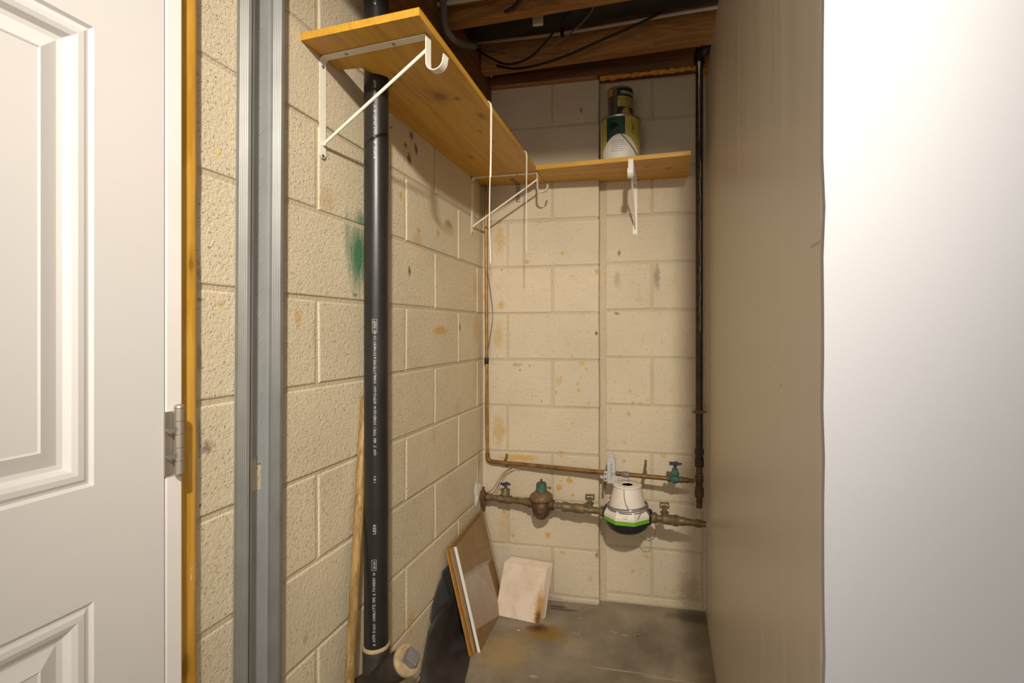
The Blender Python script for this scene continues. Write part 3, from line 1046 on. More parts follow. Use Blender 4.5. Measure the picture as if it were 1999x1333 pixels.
# panels leaning on the left wall
def panel(b0, b1, t0, t1, th, face, edge, label, lays=1, edge_parts=True):
    """face corners: bottom near, bottom far, top near, top far; th behind the face"""
    b0, b1, t0, t1 = [Vector(p) for p in (b0, b1, t0, t1)]
    nr = (b1 - b0).cross(t0 - b0).normalized()
    if nr.x > 0:
        nr = -nr
    root = thing('laminate_panel', tuple((b0 + b1) / 2), label, 'panel', 'panels leaning on the left wall')
    k = nr * th
    MB().hexa([b0, b1, t1, t0], [b0 + k, b1 + k, t1 + k, t0 + k]).build('board', face, root)
    if edge_parts:
        along = (b1 - b0).normalized()
        for (p, q, d, nm) in ((b0, t0, -along * .0015, 'edge_band'), (b1, t1, along * .0015, 'edge_band')):
            e = nr * -.0008
            MB().hexa([p + e, p + k, p + k + d, p + e + d], [q + e, q + k, q + k + d, q + e + d]).build(nm, edge, root)
    return root


dx = 0.0125
panel((-0.654, 1.728, 0.001), (-0.662, 2.035, 0.001), (-0.757, 1.752, 0.366), (-0.756, 2.035, 0.394), .010, M_panel, M_wedge,
      'glossy brown panel with white edge bands, front of the panels leaning on the left wall')
panel((-0.6675, 1.708, 0.001), (-0.676, 2.070, 0.001), (-0.769, 1.725, 0.372), (-0.768, 2.072, 0.396), .005, M_panel, M_panel_e,
      'thin caramel brown board just behind the white edged panel')
panel((-0.6745, 1.690, 0.001), (-0.683, 2.075, 0.001), (-0.776, 1.708, 0.372), (-0.775, 2.080, 0.396), .005, M_panel_e, M_panel_e,
      'caramel brown board nearest the wall, last of the leaning panels')

# tile stack
Wt, Lt, Tt = 0.196, 0.202, 0.0092
ang = math.atan2(0.085, 0.183)
yaw = math.radians(-8.5)
org = Vector((-0.680, 1.9640, 0.002))
ex = Vector((math.cos(yaw), math.sin(yaw), 0))
ey0 = Vector((-math.sin(yaw), math.cos(yaw), 0))
eu = Vector((0, 0, math.cos(ang))) + ey0 * math.sin(ang)     # up the tile
en = ey0 * math.cos(ang) - Vector((0, 0, math.sin(ang)))     # through the stack
names = ['front of the stack, rust stained at its lower right corner', 'second from the front of the stack', 'third from the front of the stack',
         'fourth from the front of the stack', 'fifth from the front of the stack', 'last of the stack, against the back wall']
for k in range(6):
    o = org + ey0 * (k * Tt / math.cos(ang)) + ex * (0.0 + 0.0010 * k + (0 if k == 0 else RND.uniform(0, .002)))
    o = o + eu * (0 if k == 0 else RND.uniform(-.0005, .0022))
    root = thing('floor_tile', tuple(o), 'beige marbled ceramic tile leaning in the back left corner, ' + names[k], 'tile', 'stacked beige tiles')
    bm_ = MB()
    g = .0026
    c = lambda u, v, w_: o + ex * u + eu * v + en * w_
    bm_.hexa([c(0, 0, .0015), c(Wt, 0, .0015), c(Wt, Lt, .0015), c(0, Lt, .0015)], [c(0, 0, Tt - g), c(Wt, 0, Tt - g), c(Wt, Lt, Tt - g), c(0, Lt, Tt - g)])
    bm_.build('biscuit', M_tile_e, root)
    f2 = MB()
    i_ = .0015
    f2.hexa([c(i_, i_, 0), c(Wt - i_, i_, 0), c(Wt - i_, Lt - i_, 0), c(i_, Lt - i_, 0)], [c(0, 0, .0016), c(Wt, 0, .0016), c(Wt, Lt, .0016), c(0, Lt, .0016)])
    f2.build('glaze', M_tile, root)

# ------------------------------------------------------------------ copper line
cop = thing('copper_pipe', (-0.763, 2.097, 0.6), 'thin copper pipe running down the back corner and across the back wall', 'pipe')
r = .0072
e0 = Vector((-0.760, 2.098, 0.606))
MB().cyl((-0.7675, 2.094, ZS - .001), (-0.7605, 2.0975, 0.628), r, 16).build('riser', M_riser, cop)
MB().tube([(-0.7605, 2.0975, 0.632), (-0.7600, 2.0975, 0.612), (-0.755, 2.0970, 0.601), (-0.742, 2.0960, 0.5955), (-0.725, 2.0945, 0.595)], .0092, 14, 2).build('elbow', M_copper, cop)
ca, cb_ = Vector((-0.742, 2.096, 0.5955)), Vector((0.075, 2.010, 0.5875))
MB().cyl(ca, cb_, r + .0018, 16).build('run', M_copper, cop)
lerp = lambda a, b, t: a + (b - a) * t
xq = lambda px, a, b: min((abs(P_(lerp(a, b, i / 400))[0] - px), i / 400) for i in range(401))[1]


def P_(q):
    z = -q.x * SP + q.y * CP
    return (CX + FPX * (q.x * CP + q.y * SP) / z, CY - FPX * (q.z - H) / z)


cdv = (cb_ - ca).normalized()
MB().along(Vector((-0.7640, 2.0957, 1.025)), Vector((-0.7635, 2.0957, 1.055)), [(.0085, 0), (.0098, .003), (.0098, .025), (.0085, .028)], 14).build('black_tape', M_rubber, cop)
for pxx in (985, 1258):
    p = lerp(ca, cb_, xq(pxx, ca, cb_))
    wl_ = YB if pxx < 1170 else YR
    m = MB()
    m.strap([p + Vector((0, .001, .0105)), p + Vector((0, -.0085, .006)), p + Vector((0, -.0105, 0)), p + Vector((0, -.0085, -.006)), p + Vector((0, .001, -.0105))], cdv, .010, .0016)
    m.strap([p + Vector((0, .001, .0105)), Vector((p.x, wl_ - .001, p.z + .016)), Vector((p.x, wl_ - .0012, p.z + .032))], cdv, .010, .0016)
    m.strap([p + Vector((0, .001, -.0105)), Vector((p.x, wl_ - .001, p.z - .014)), Vector((p.x, wl_ - .0012, p.z - .026))], cdv, .010, .0016)
    m.build('pipe_clip', M_brass, cop)
p = lerp(ca, cb_, xq(1221, ca, cb_))
MB().along(p - cdv * .016, p + cdv * .016, [(.009, 0), (.0115, .004), (.012, .016), (.0115, .028), (.009, .032)], 16).build('tape_wrap', M_wire_g, cop)


def handwheel(c, r0, mat, parent, lobes=5, th=.006):
    n = lobes * 12
    vs = []
    for z in (-th / 2, th / 2):
        for i in range(n):
            a = 2 * PI * i / n
            rr = r0 * (0.80 + 0.20 * math.cos(lobes * a))
            vs.append((c.x + rr * math.cos(a), c.y + rr * math.sin(a), c.z + z))
    for i in range(n):
        a = 2 * PI * i / n
        rr = r0 * .60 * (0.92 + 0.08 * math.cos(lobes * a))
        vs.append((c.x + rr * math.cos(a), c.y + rr * math.sin(a), c.z + th * .1))
    o = len(vs) - n
    vs.append((c.x, c.y, c.z - th * .2))
    fs = [(i, (i + 1) % n, n + (i + 1) % n, n + i) for i in range(n)]
    fs += [(n + i, n + (i + 1) % n, o + (i + 1) % n, o + i) for i in range(n)]
    fs += [(o + i, o + (i + 1) % n, len(vs) - 1) for i in range(n)]
    fs += [tuple(range(n))[::-1]]
    m = MB()
    m.add(vs, fs)
    m.along(c - Vector((0, 0, .008)), c + Vector((0, 0, .008)), [(.005, 0), (.005, .013), (.003, .016)], 10)
    return m.build('handwheel', mat, parent)


# stop valve with verdigris at the right end of the copper line
tv_ = xq(1318, ca, cb_)
pv = lerp(ca, cb_, min(tv_, .995))
sv = thing('stop_valve', tuple(pv), 'small valve crusted green with a blue handwheel at the right end of the copper pipe', 'valve')
MB().along(pv - cdv * .030, pv + cdv * .030, [(.0095, 0), (.0125, .002), (.0125, .012), (.0105, .014), (.015, .022), (.017, .030), (.015, .038), (.0105, .046), (.0125, .048), (.0125, .058), (.0095, .06)], 16).build('body', M_verd, sv)
MB().along(pv, pv + Vector((0, 0, .058)), [(.013, 0), (.0135, .012), (.0165, .016), (.0165, .026), (.013, .030), (.011, .042), (.006, .044), (.006, .058)], 8).build('bonnet', M_verd, sv)
handwheel(pv + Vector((0, 0, .061)), .026, M_blue, sv)
MB().along(pv + Vector((-.012, -.004, .014)), pv + Vector((-.030, -.008, .026)), [(.005, 0), (.005, .014), (.008, .015), (.008, .021), (.003, .022)], 10).build('drain_cap', M_brass, sv)
# short dark nipple to the iron riser
iron_x, iron_y = 0.137, 2.02
MB().along(pv + cdv * .028, Vector((iron_x - .010, iron_y - .012, pv.z - .002)), [(.008, 0), (.010, .004), (.010, .022), (.0075, .026), (.0075, .045)], 14).build('nipple', M_rust, sv)

# ------------------------------------------------------------------ iron riser on the right
ir = thing('iron_pipe', (iron_x, iron_y, 0.46), 'dark iron pipe rising in the back right corner beside the beige partition', 'pipe')
MB().cyl((iron_x, iron_y, 0.66), (iron_x, iron_y, 2.235), .0140, 20).build('riser', M_galv, ir)
MB().tube([(iron_x, iron_y, 2.215), (iron_x, iron_y, 2.245), (iron_x + .006, iron_y, 2.262), (iron_x + .022, iron_y, 2.270), (iron_x + .045, iron_y, 2.271)], .021, 16, 2).build('elbow', M_rubber, ir)
MB().cyl((iron_x + .03, iron_y, 2.271), (iron_x + .30, iron_y, 2.271), .0140, 16).build('branch', M_galv, ir)
MB().lathe([(.0142, .640), (.0175, .641), (.0175, .672), (.0155, .674), (.0155, .690), (.0185, .692), (.0185, .708), (.0142, .712)], 16, Matrix.Translation((iron_x, iron_y, 0))).build('union', M_galv, ir)
MB().lathe([(.0115, .480), (.0115, .52), (.0165, .522), (.0175, .530), (.0175, .556), (.0135, .560), (.0135, .580), (.0165, .583), (.0165, .604), (.0125, .608), (.0125, .645)], 16, Matrix.Translation((iron_x, iron_y, 0))).build('fittings', M_rust, ir)
MB().lathe([(.0127, .606), (.0150, .607), (.0150, .612), (.0127, .613)], 14, Matrix.Translation((iron_x, iron_y, 0))).build('collar', M_brass, ir)
m = MB()
m.cyl((iron_x - .028, iron_y - .016, .856), (iron_x + .026, iron_y - .016, .856), .0045, 10)
m.lathe([(.0142, .848), (.0175, .849), (.0175, .862), (.0142, .863)], 16, Matrix.Translation((iron_x, iron_y, 0)))
m.cyl((iron_x, iron_y + .010, .856), (iron_x, YR - .001, .856), .004, 8)
m.build('pipe_clamp', M_brass, ir)
# white drip of paint down its face
m = MB()
yy = [(120, 0.9), (130, 1.0), (150, .8), (165, .9), (180, .6), (205, .22), (240, .14), (300, .10)]
for off, sc in ((0.0, 1.0), (.0035, .6)):
    pts = []
    for i, (py, wdt) in enumerate(yy):
        pz = H - (py - CY) * 2.08 / FPX
        aa = -1.72 + off * 60 + .12 * math.sin(i * 2.1 + off * 900)
        pts.append((iron_x + .0142 * math.cos(aa), iron_y + .0142 * math.sin(aa), pz))
    m.tube(pts, [.0042 * w_[1] * sc for w_ in yy], 6)
m.build('paint_drip', M_plaster, ir)
m = MB()
pts = []
for i in range(40):
    py = 335 + i * 8
    aa = -1.35 + .10 * math.sin(i * .9) + .05 * math.sin(i * 2.3)
    pts.append((iron_x + .0142 * math.cos(aa), iron_y + .0142 * math.sin(aa), H - (py - CY) * 2.08 / FPX))
m.tube(pts, [.0004 + .0005 * abs(math.sin(i * 1.7)) for i in range(40)], 5)
m.build('paint_drip', M_plaster, ir)

# ------------------------------------------------------------------ water service line
A, Bq = Vector((-0.775, 2.052, 0.4560)), Vector((0.155, 1.930, 0.4505))
dv = (Bq - A).normalized()
Lall = (Bq - A).length
at_px = lambda px: xq(px, A, Bq) * Lall
sp_ = lambda d, z=0.0, y=0.0: A + dv * d + Vector((0, y, z))
line = thing('water_line', tuple(A), 'brass water service pipe with fittings along the foot of the back wall', 'pipe')
d_reg, d_met = at_px(1057), at_px(1225)
pr_ = [(.0135, 0), (.0135, .02), (.018, .022), (.018, .034), (.0135, .036)]
MB().along(A - dv * .012, sp_(d_reg - .030), [(.012, 0), (.0150, .010), (.0150, .030), (.011, .032), (.011, .045), (.0165, .047), (.0165, .060), (.0125, .064), (.0125, .13), (.0150, .133),
                                       (.0150, .150), (.0120, .153), (.0120, .175), (.0135, .178), (.0135, .215), (.0170, .218), (.0170, .240), (.0140, .243), (.0140, d_reg - .018)], 18).build('inlet_pipe', M_brass, line)
dm0, dm1 = d_met - .088, d_met + .090
seg = dm0 - (d_reg + .030)
MB().along(sp_(d_reg + .030), sp_(dm0), [(.0135, 0), (.0190, .006), (.0190, .020), (.0140, .024), (.0140, .060), (.0195, .064), (.0195, .082), (.0165, .086), (.0175, .112), (.0190, .116), (.0190, .150), (.0165, .156),
                                          (.0135, .160), (.0135, seg - .024), (.0205, seg - .020), (.0205, seg)], 18).build('middle_pipe', M_brass, line)
seg2 = Lall - dm1
MB().along(sp_(dm1), Bq, [(.0205, 0), (.0205, .020), (.0130, .026), (.0130, .045), (.0190, .050), (.0190, .085), (.0205, .088), (.0205, .104), (.0165, .108), (.0165, .128), (.0135, .132), (.0120, .165), (.0150, .170), (.0150, .190), (.0115, seg2 - .02), (.0115, seg2)], 18).build('outlet_pipe', M_brass, line)
for k in range(7):
    MB().along(sp_(dm1 + .0895 + k * .002), sp_(dm1 + .0905 + k * .002), [(.0208, 0), (.0214, .0004), (.0208, .001)], 16).build('thread', M_brass, line)
# ground clamps at the wall
m = MB()
m.along(sp_(.006), sp_(.030), [(.015, 0), (.021, .003), (.021, .021), (.015, .024)], 8)
m.box(tuple(sp_(.010) + Vector((-.004, -.020, -.040))), tuple(sp_(.010) + Vector((.016, -.004, .030))), .003)
m.along(sp_(.018, .026, -.012), sp_(.018, .046, -.012), [(.004, 0), (.004, .010), (.0065, .011), (.0065, .017), (.003, .02)], 8)
m.along(sp_(.018, -.036, -.012), sp_(.018, -.058, -.012), [(.007, 0), (.007, .008), (.004, .009), (.004, .022)], 8)
m.build('ground_clamp', M_rust, line)
# curb valve with its square head
for (d, hh) in ((at_px(1152), .048), (at_px(1297), .050)):
    m = MB()
    m.along(sp_(d), sp_(d, hh), [(.0125, 0), (.0125, .022), (.0165, .024), (.0165, .028), (.009, .030), (.009, hh)], 14)
    c = sp_(d, hh)
    m.box((c.x - .018, c.y - .008, c.z - .008), (c.x + .018, c.y + .008, c.z - .003), .001)
    m.box((c.x - .018, c.y - .008, c.z - .005), (c.x - .013, c.y + .008, c.z + .012), .001)
    m.box((c.x + .013, c.y - .008, c.z - .005), (c.x + .018, c.y + .008, c.z + .012), .001)
    m.box((c.x - .018, c.y - .007, c.z + .008), (c.x + .018, c.y + .007, c.z + .013), .001)
    m.build('lock_wing', M_brass, line)
# gate valve with purple-blue wheel at the left
gv = thing('gate_valve', tuple(sp_(at_px(986))), 'brass gate valve with a small blue handwheel at the left end of the water line', 'valve')
d = at_px(986)
MB().along(sp_(d, .006), sp_(d, .062), [(.013, 0), (.013, .010), (.020, .013), (.020, .022), (.0165, .026), (.012, .033), (.010, .040), (.0045, .043), (.0045, .056)], 8).build('bonnet', M_brass, gv)
MB().along(sp_(d - .030), sp_(d + .030), [(.0140, 0), (.0185, .003), (.0185, .014), (.0165, .018), (.0195, .030), (.0165, .042), (.0185, .046), (.0185, .057), (.0140, .06)], 8).build('body', M_brass, gv)
handwheel(sp_(d, .064), .023, M_blue, gv, 4)

# pressure regulator
rc = sp_(d_reg)
rg = thing('pressure_regulator', tuple(rc), 'rusty bell shaped pressure regulator with a green cap on the water line', 'regulator')
up = Vector((0, 0, 1))
MB().along(rc - up * .062, rc + up * .022, [(.010, 0), (.020, .003), (.026, .010), (.034, .018), (.037, .032), (.0395, .048), (.0395, .066), (.034, .076), (.030, .084)], 28).build('body', M_rust, rg)
MB().along(rc - dv * .056, rc + dv * .056, [(.019, 0), (.0225, .002), (.0225, .020), (.020, .024), (.028, .030), (.028, .082), (.020, .088), (.0225, .092), (.0225, .110), (.019, .112)], 8).build('ports', M_rust, rg)
MB().along(rc + up * .014, rc + up * .052, [(.040, 0), (.047, .003), (.0485, .007), (.0485, .018), (.0465, .021), (.042, .026), (.031, .034), (.024, .038)], 32).build('flange', M_flange, rg)
MB().along(rc + up * .050, rc + up * .090, [(.0245, 0), (.0235, .006), (.0225, .012), (.0215, .013), (.0215, .030), (.0195, .034), (.0185, .034), (.0185, .037), (.010, .040)], 24).build('cap', M_verd, rg)
MB().along(rc + up * .088, rc + up * .102, [(.004, 0), (.004, .006), (.0055, .007), (.0055, .012), (.002, .014)], 10).build('adjusting_screw', M_rust, rg)
m = MB()
for i in range(5):
    a = 2 * PI * i / 5 + .3
    c = rc + Vector((.012 * math.cos(a), -.040, -.026 + .012 * math.sin(a)))
    m.along(c, c + Vector((0, -.005, 0)), [(.0035, 0), (.003, .004), (0, .005)], 8)
m.along(rc + Vector((0, -.036, -.026)), rc + Vector((0, -.044, -.026)), [(.0225, 0), (.0215, .005), (.017, .0055), (.015, .003), (.005, .003), (0, .005)], 18)
m.build('cast_emblem', M_rust, rg)
MB().along(rc + Vector((.020, -.002, .070)), rc + Vector((.042, -.004, .068)), [(.003, 0), (.003, .012), (.0055, .013), (.0055, .020), (.002, .022)], 8).build('vent_screw', M_copper, rg)

# water meter
mc = sp_(d_met)
wm = thing('water_meter', tuple(mc), 'cream and black water meter with a lime green band and grey wire round it', 'meter')
Mm = Matrix.Translation(mc)
MB().lathe([(.0, -.066), (.030, -.064), (.057, -.058), (.077, -.043), (.0855, -.024), (.0865, -.008), (.0855, .012), (.080, .014)], 40, Mm).build('base', M_dark, wm)
MB().lathe([(.0925, -.013), (.0940, -.012), (.0940, .003), (.0920, .004)], 8, Mm @ Matrix.Rotation(math.radians(20), 4, 'Z'), False).build('band', M_green, wm)
MB().lathe([(.0940, .003), (.0930, .014), (.081, .034), (.070, .0365)], 8, Mm @ Matrix.Rotation(math.radians(20), 4, 'Z'), False).build('collar', M_cream, wm)
MB().lathe([(.0725, .030), (.0700, .040), (.0535, .112), (.0515, .113), (.0560, .114), (.0560, .1175), (.0535, .1195), (.024, .1195), (.022, .116), (.0, .116)], 40, Mm).build('register', M_cream, wm)
MB().lathe([(.0, .1168), (.0205, .1168)], 24, Mm).build('recess', M_wire_g, wm)
MB().box(tuple(mc + Vector((-.008, -.0905, .014))), tuple(mc + Vector((.006, -.079, .022))), .002).build('screw_boss', M_plaster, wm)
MB().box(tuple(mc + Vector((.008, -.0780, .038))), tuple(mc + Vector((.022, -.069, .045))), .002).build('screw_boss', M_plaster, wm)
for s_ in (-1, 1):
    MB().along(mc + dv * (s_ * .070), mc + dv * (s_ * .096), [(.026, 0), (.031, .004), (.031, .020), (.022, .026)], 6).build('coupling_nut', M_dark, wm)

# grey signal wire: loops round the meter, up to the box, and a loose loop below
gw = thing('signal_wire', tuple(mc + Vector((0, -.08, .04))), 'thin grey wire looped round the water meter and up to the grey box', 'wire')
for k, (zz_, rr) in enumerate(((.034, .0765), (.038, .0745), (.042, .0730))):
    pts = [mc + Vector(((rr + .003) * math.cos(2 * PI * i / 48), (rr + .003) * math.sin(2 * PI * i / 48), zz_ + .004 * math.sin(2 * PI * i / 48 + k))) for i in range(49)]
    MB().tube(pts, .0022, 6).build('loop', M_wire_g, gw)
MB().tube([mc + Vector((-.006, -.006, .120)), mc + Vector((-.010, -.048, .119)), mc + Vector((-.009, -.0600, .108)), mc + Vector((-.006, -.067, .072)), mc + Vector((.006, -.076, .052)), mc + Vector((.013, -.080, .043))], .0013, 6, 2).build('lead', M_wire_g, gw)
MB().tube([mc + Vector((.004, .0, .120)), mc + Vector((.006, .006, .135)), mc + Vector((-.010, .016, .152)), mc + Vector((-.042, .02, .156)), mc + Vector((-.062, .02, .150))], .0012, 6, 2).build('lead', M_wire_g, gw)
MB().tube([mc + Vector((.064, -.030, .040)), mc + Vector((.094, -.044, .014)), mc + Vector((.110, -.030, -.020)), mc + Vector((.108, -.012, -.070)), mc + Vector((.090, .02, -.105)), mc + Vector((.065, .04, -.110)), mc + Vector((.048, .05, -.100))], .0015, 6, 3).build('lead', M_wire_g, gw)
MB().tube([mc + Vector((.062, -.040, .046)), mc + Vector((.084, -.046, .026)), mc + Vector((.100, -.040, .008))], .0013, 6, 2).build('lead', M_copper, gw)
MB().tube([mc + Vector((.058, -.045, .036)), mc + Vector((.050, -.070, .022)), mc + Vector((.044, -.078, .012))], .0017, 6, 2).build('lead', M_wire_g, gw)

# grey radio box on the copper pipe
pb = lerp(ca, cb_, xq(1195, ca, cb_))
rb = thing('radio_box', tuple(pb), 'slim grey plastic transmitter box hung on the copper pipe above the water meter', 'box')
yb = pb.y - .034
p0, p1 = atY(1184, 944, yb), atY(1204, 888, yb)
MB().box((p0.x + .002, yb, p0.z), (p0.x + .036, yb + .022, p1.z - .018), .003).box((p0.x + .006, yb + .002, p1.z - .03), (p0.x + .030, yb + .020, p1.z), .003).build('case', M_grey, rb)
MB().box((p0.x - .012, yb + .010, p0.z + .006), (p0.x + .003, yb + .020, p0.z + .046), .002).build('mount_plate', M_grey, rb)
MB().box((p0.x + .034, yb + .006, p0.z - .004), (p0.x + .044, yb + .022, p0.z + .030), .002).build('mount_plate', M_grey, rb)
for z in (.016, .036):
    MB().along(Vector((p0.x - .005, yb + .012, p0.z + z)), Vector((p0.x - .005, yb + .008, p0.z + z)), [(.0035, 0), (.0035, .003), (.001, .004)], 8).build('screw', M_dark, rb)
for k in range(3):
    MB().lathe([(.005, 0), (.006, .003), (.005, .006)], 10, Matrix.Translation((p0.x - .008, yb + .016, p0.z - .006 - k * .0085))).build('grommet', M_rust, rb)
# faint rotated print, illegible in the photograph: a column of small strokes
m = MB()
zc = p0.z + .020
for k in range(13):
    wq = RND.uniform(.004, .009)
    zz_ = zc + k * .0048
    m.box((p0.x + .019 - wq / 2, yb - .0003, zz_), (p0.x + .019 + wq / 2, yb, zz_ + .0020))
m.build('printed_mark', M_wire_g, rb)

# thin wires in the corner
w1 = MB()
wp = [(946, 432, 2.108), (947, 470, 2.108), (950, 520, 2.100), (958, 570, 2.085), (963, 612, 2.082), (957, 655, 2.085), (951, 690, 2.09), (948, 740, 2.10), (947, 800, 2.105), (948, 860, 2.105), (950, 892, 2.105)]
w1.tube([atY(*q) for q in wp], .0017, 6, 2)
wo = w1.build('wire', M_wire_g)
tag(wo, 'thin dark wire hanging loosely beside the copper riser in the corner', 'wire')
w2 = MB()
w2.tube([atY(*q) for q in [(927, 955, 2.06), (938, 962, 2.055), (952, 963, 2.045), (964, 953, 2.045), (974, 935, 2.06), (984, 921, 2.07), (1000, 912, 2.075), (1020, 910, 2.07), (1050, 914, 2.065), (1100, 919, 2.06), (1150, 924, 2.055), (1180, 928, 2.045)]], .0018, 6, 2)
w2.tube([atY(*q) for q in [(966, 967, 2.03), (972, 950, 2.045), (978, 935, 2.055), (988, 921, 2.065), (1003, 912.5, 2.073)]], .0014, 6, 2)
tag(w2.build('wire', M_wire_br), 'brown ground wire arching from the wall up to the copper pipe', 'wire')

# plaster patch where the service enters
m = MB()
pc = Vector((XL, 2.045, 0.470))
n = 18
vs = [pc + Vector((.012, 0, 0))]
for ring, (rr, xx) in enumerate(((.5, .011), (1.0, .002))):
    for i in range(n):
        a = 2 * PI * i / n
        q_ = 1 + .25 * math.sin(3 * a + 1) + .12 * math.sin(7 * a)
        vs.append(pc + Vector((xx + RND.uniform(-.001, .001), .055 * rr * q_ * math.cos(a) * (0.75), .052 * rr * q_ * math.sin(a))))
fs = [(0, 1 + i, 1 + (i + 1) % n) for i in range(n)] + [(1 + i, 1 + n + i, 1 + n + (i + 1) % n, 1 + (i + 1) % n) for i in range(n)]
m.add(vs, fs, True)
m.build('plaster_patch', M_plaster, wl)

# ------------------------------------------------------------------ paint cans
def arc_patch(c, r, a0, a1, zlo, zhi, mat, name, parent, n=18):
    """curved label patch; zlo, zhi functions of 0..1 or numbers"""
    vs = []
    for i in range(n + 1):
        s_ = i / n
        a = a0 + (a1 - a0) * s_
        lo_ = zlo(s_) if callable(zlo) else zlo
        hi_ = zhi(s_) if callable(zhi) else zhi
        for z in (lo_, hi_):
            vs.append((c[0] + r * math.cos(a), c[1] + r * math.sin(a), c[2] + z))
    m = MB()
    m.add(vs, [(2 * i, 2 * i + 2, 2 * i + 3, 2 * i + 1) for i in range(n)], True)
    return m.build(name, mat, parent)


zt = ZS + TS
c1 = Vector((-0.1715, 2.045, zt))
R1, H1 = .0825, .190
can1 = thing('paint_can', tuple(c1), 'gallon paint can with yellow, green and white label on the back shelf', 'can')
MB().lathe([(R1 - .003, 0), (R1, .001), (R1, .004), (R1 - .0015, .006), (R1 - .0015, H1 - .006), (R1, H1 - .004), (R1, H1), (R1 - .008, H1), (R1 - .010, H1 - .004), (0, H1 - .004)], 48, Matrix.Translation(c1)).build('can_body', M_tin, can1)
MB().lathe([(0, H1 - .003), (.058, H1 - .003), (.062, H1 - .001), (.070, H1 - .001), (.072, H1 - .004)], 40, Matrix.Translation(c1)).build('lid', M_tin, can1)
az = math.atan2(-c1.y, -c1.x)              # towards the room
lab = arc_patch(c1, R1 - .0008, az - 2.4, az + 2.4, .008, H1 - .008, M_lyel, 'label', can1, 60)
arc_patch(c1, R1 - .0002, az - .72, az + .22, .085, H1 - .008, M_lgrn, 'green_panel', lab)
arc_patch(c1, R1 + .0002, az - 1.0, az + .98, .008, lambda s_: .050 + .062 * math.sin(PI * min(1, max(0, s_ * 1.0))) ** .8, M_lwht, 'white_panel', lab, 30)
arc_patch(c1, R1 - .0002, az - 1.25, az - 1.12, .02, H1 - .02, M_lwht, 'white_panel', lab, 6)


def can_text(c, r, a_left, z):
    def fn(x, y):
        a = a_left + x / r
        return (c[0] + r * math.cos(a), c[1] + r * math.sin(a), c[2] + z + y)
    return fn


for k, tx in enumerate(('1', 'G', 'A', 'L')):
    text_obj('lettering', tx, .020, can_text(c1, R1, az + .56, .128 - .0 - k * .0135 + .03), M_lblk, lab)
m = MB()
for k in range(6):
    for a0 in (az - .45, ):
        f3 = can_text(c1, R1 + .0006, a0, .085 - k * .008)
        ln = .045 + .012 * RND.random()
        N = 8
        pts = []
        for i in range(N + 1):
            pts += [f3(ln * i / N, 0), f3(ln * i / N, .0014)]
        m.add(pts, [(2 * i, 2 * i + 2, 2 * i + 3, 2 * i + 1) for i in range(N)])
m.build('fine_print', M_wire_g, lab)
earA = az - .30
ec = Vector((c1.x + R1 * math.cos(earA), c1.y + R1 * math.sin(earA), c1.z + .140))
en_ = Vector((math.cos(earA), math.sin(earA), 0))
MB().along(ec - en_ * .001, ec + en_ * .005, [(.0165, 0), (.0165, .002), (.010, .0045), (.006, .0052), (.004, .003), (0, .003)], 20).build('bail_ear', M_lblk, can1)
hp = []
for i in range(13):
    s_ = i / 12
    a = earA + s_ * 1.35
    rr = R1 + .005
    hp.append((c1.x + rr * math.cos(a), c1.y + rr * math.sin(a), c1.z + .140 - .125 * s_))
MB().tube([tuple(ec + en_ * .004)] + hp[1:], .0012, 6).build('bail_handle', M_lblk, can1)

c2 = Vector((-0.1725, 2.040, zt + H1 + .0002))
R2, H2 = .0525, .122
can2 = thing('paint_can', tuple(c2), 'quart stain can with black and yellow label on top of the gallon can', 'can')
MB().lathe([(R2 - .002, 0), (R2, .001), (R2, .004), (R2 - .0012, .005), (R2 - .0012, H2 - .005), (R2, H2 - .004), (R2, H2), (R2 - .006, H2), (R2 - .008, H2 - .003), (0, H2 - .003)], 40, Matrix.Translation(c2)).build('can_body', M_tin, can2)
MB().lathe([(0, H2 - .002), (.036, H2 - .002), (.040, H2 - .0005), (.044, H2 - .002)], 32, Matrix.Translation(c2)).build('lid', M_tin, can2)
az2 = math.atan2(-c2.y, -c2.x)
l2 = arc_patch(c2, R2 - .0006, az2 - .25, az2 + 2.2, .006, H2 - .007, M_lblk, 'label', can2, 40)
arc_patch(c2, R2 - .0001, az2 - .20, az2 + 1.6, .040, .082, M_lyel, 'yellow_panel', l2)
arc_patch(c2, R2 - .0001, az2 + .10, az2 + .95, .008, lambda s_: .012 + .026 * math.sin(PI * s_) ** .6, M_lamber, 'amber_panel', l2)
arc_patch(c2, R2 - .0003, az2 - 1.6, az2 - .6, .088, H2 - .006, M_lamber, 'amber_band', l2)
text_obj('lettering', 'MINWAX', .021, can_text(c2, R2 + .0004, az2 + .05, .089), M_lwht, l2, .060)
text_obj('lettering', 'POLYURETHANE', .028, can_text(c2, R2 + .0004, az2 - .13, .058), M_lblk, l2, .080)
m = MB()
for k in range(3):
    f3 = can_text(c2, R2 + .0003, az2 - .1, .043 + k * .0048)
    N = 14
    pts = []
    for i in range(N + 1):
        pts += [f3(.075 * i / N, 0), f3(.075 * i / N, .0014)]
    m.add(pts, [(2 * i, 2 * i + 2, 2 * i + 3, 2 * i + 1) for i in range(N)])
m.build('fine_print', M_lblk, l2)

# ------------------------------------------------------------------ cords over the shelf edge
def cord(pts_list, label, rr=.0016):
    m = MB()
    for pts in pts_list:
        m.tube(pts, rr, 6, 2)
    return tag(m.build('cord', M_cord), label, 'cord', 'cream cords hanging over the shelf edge')


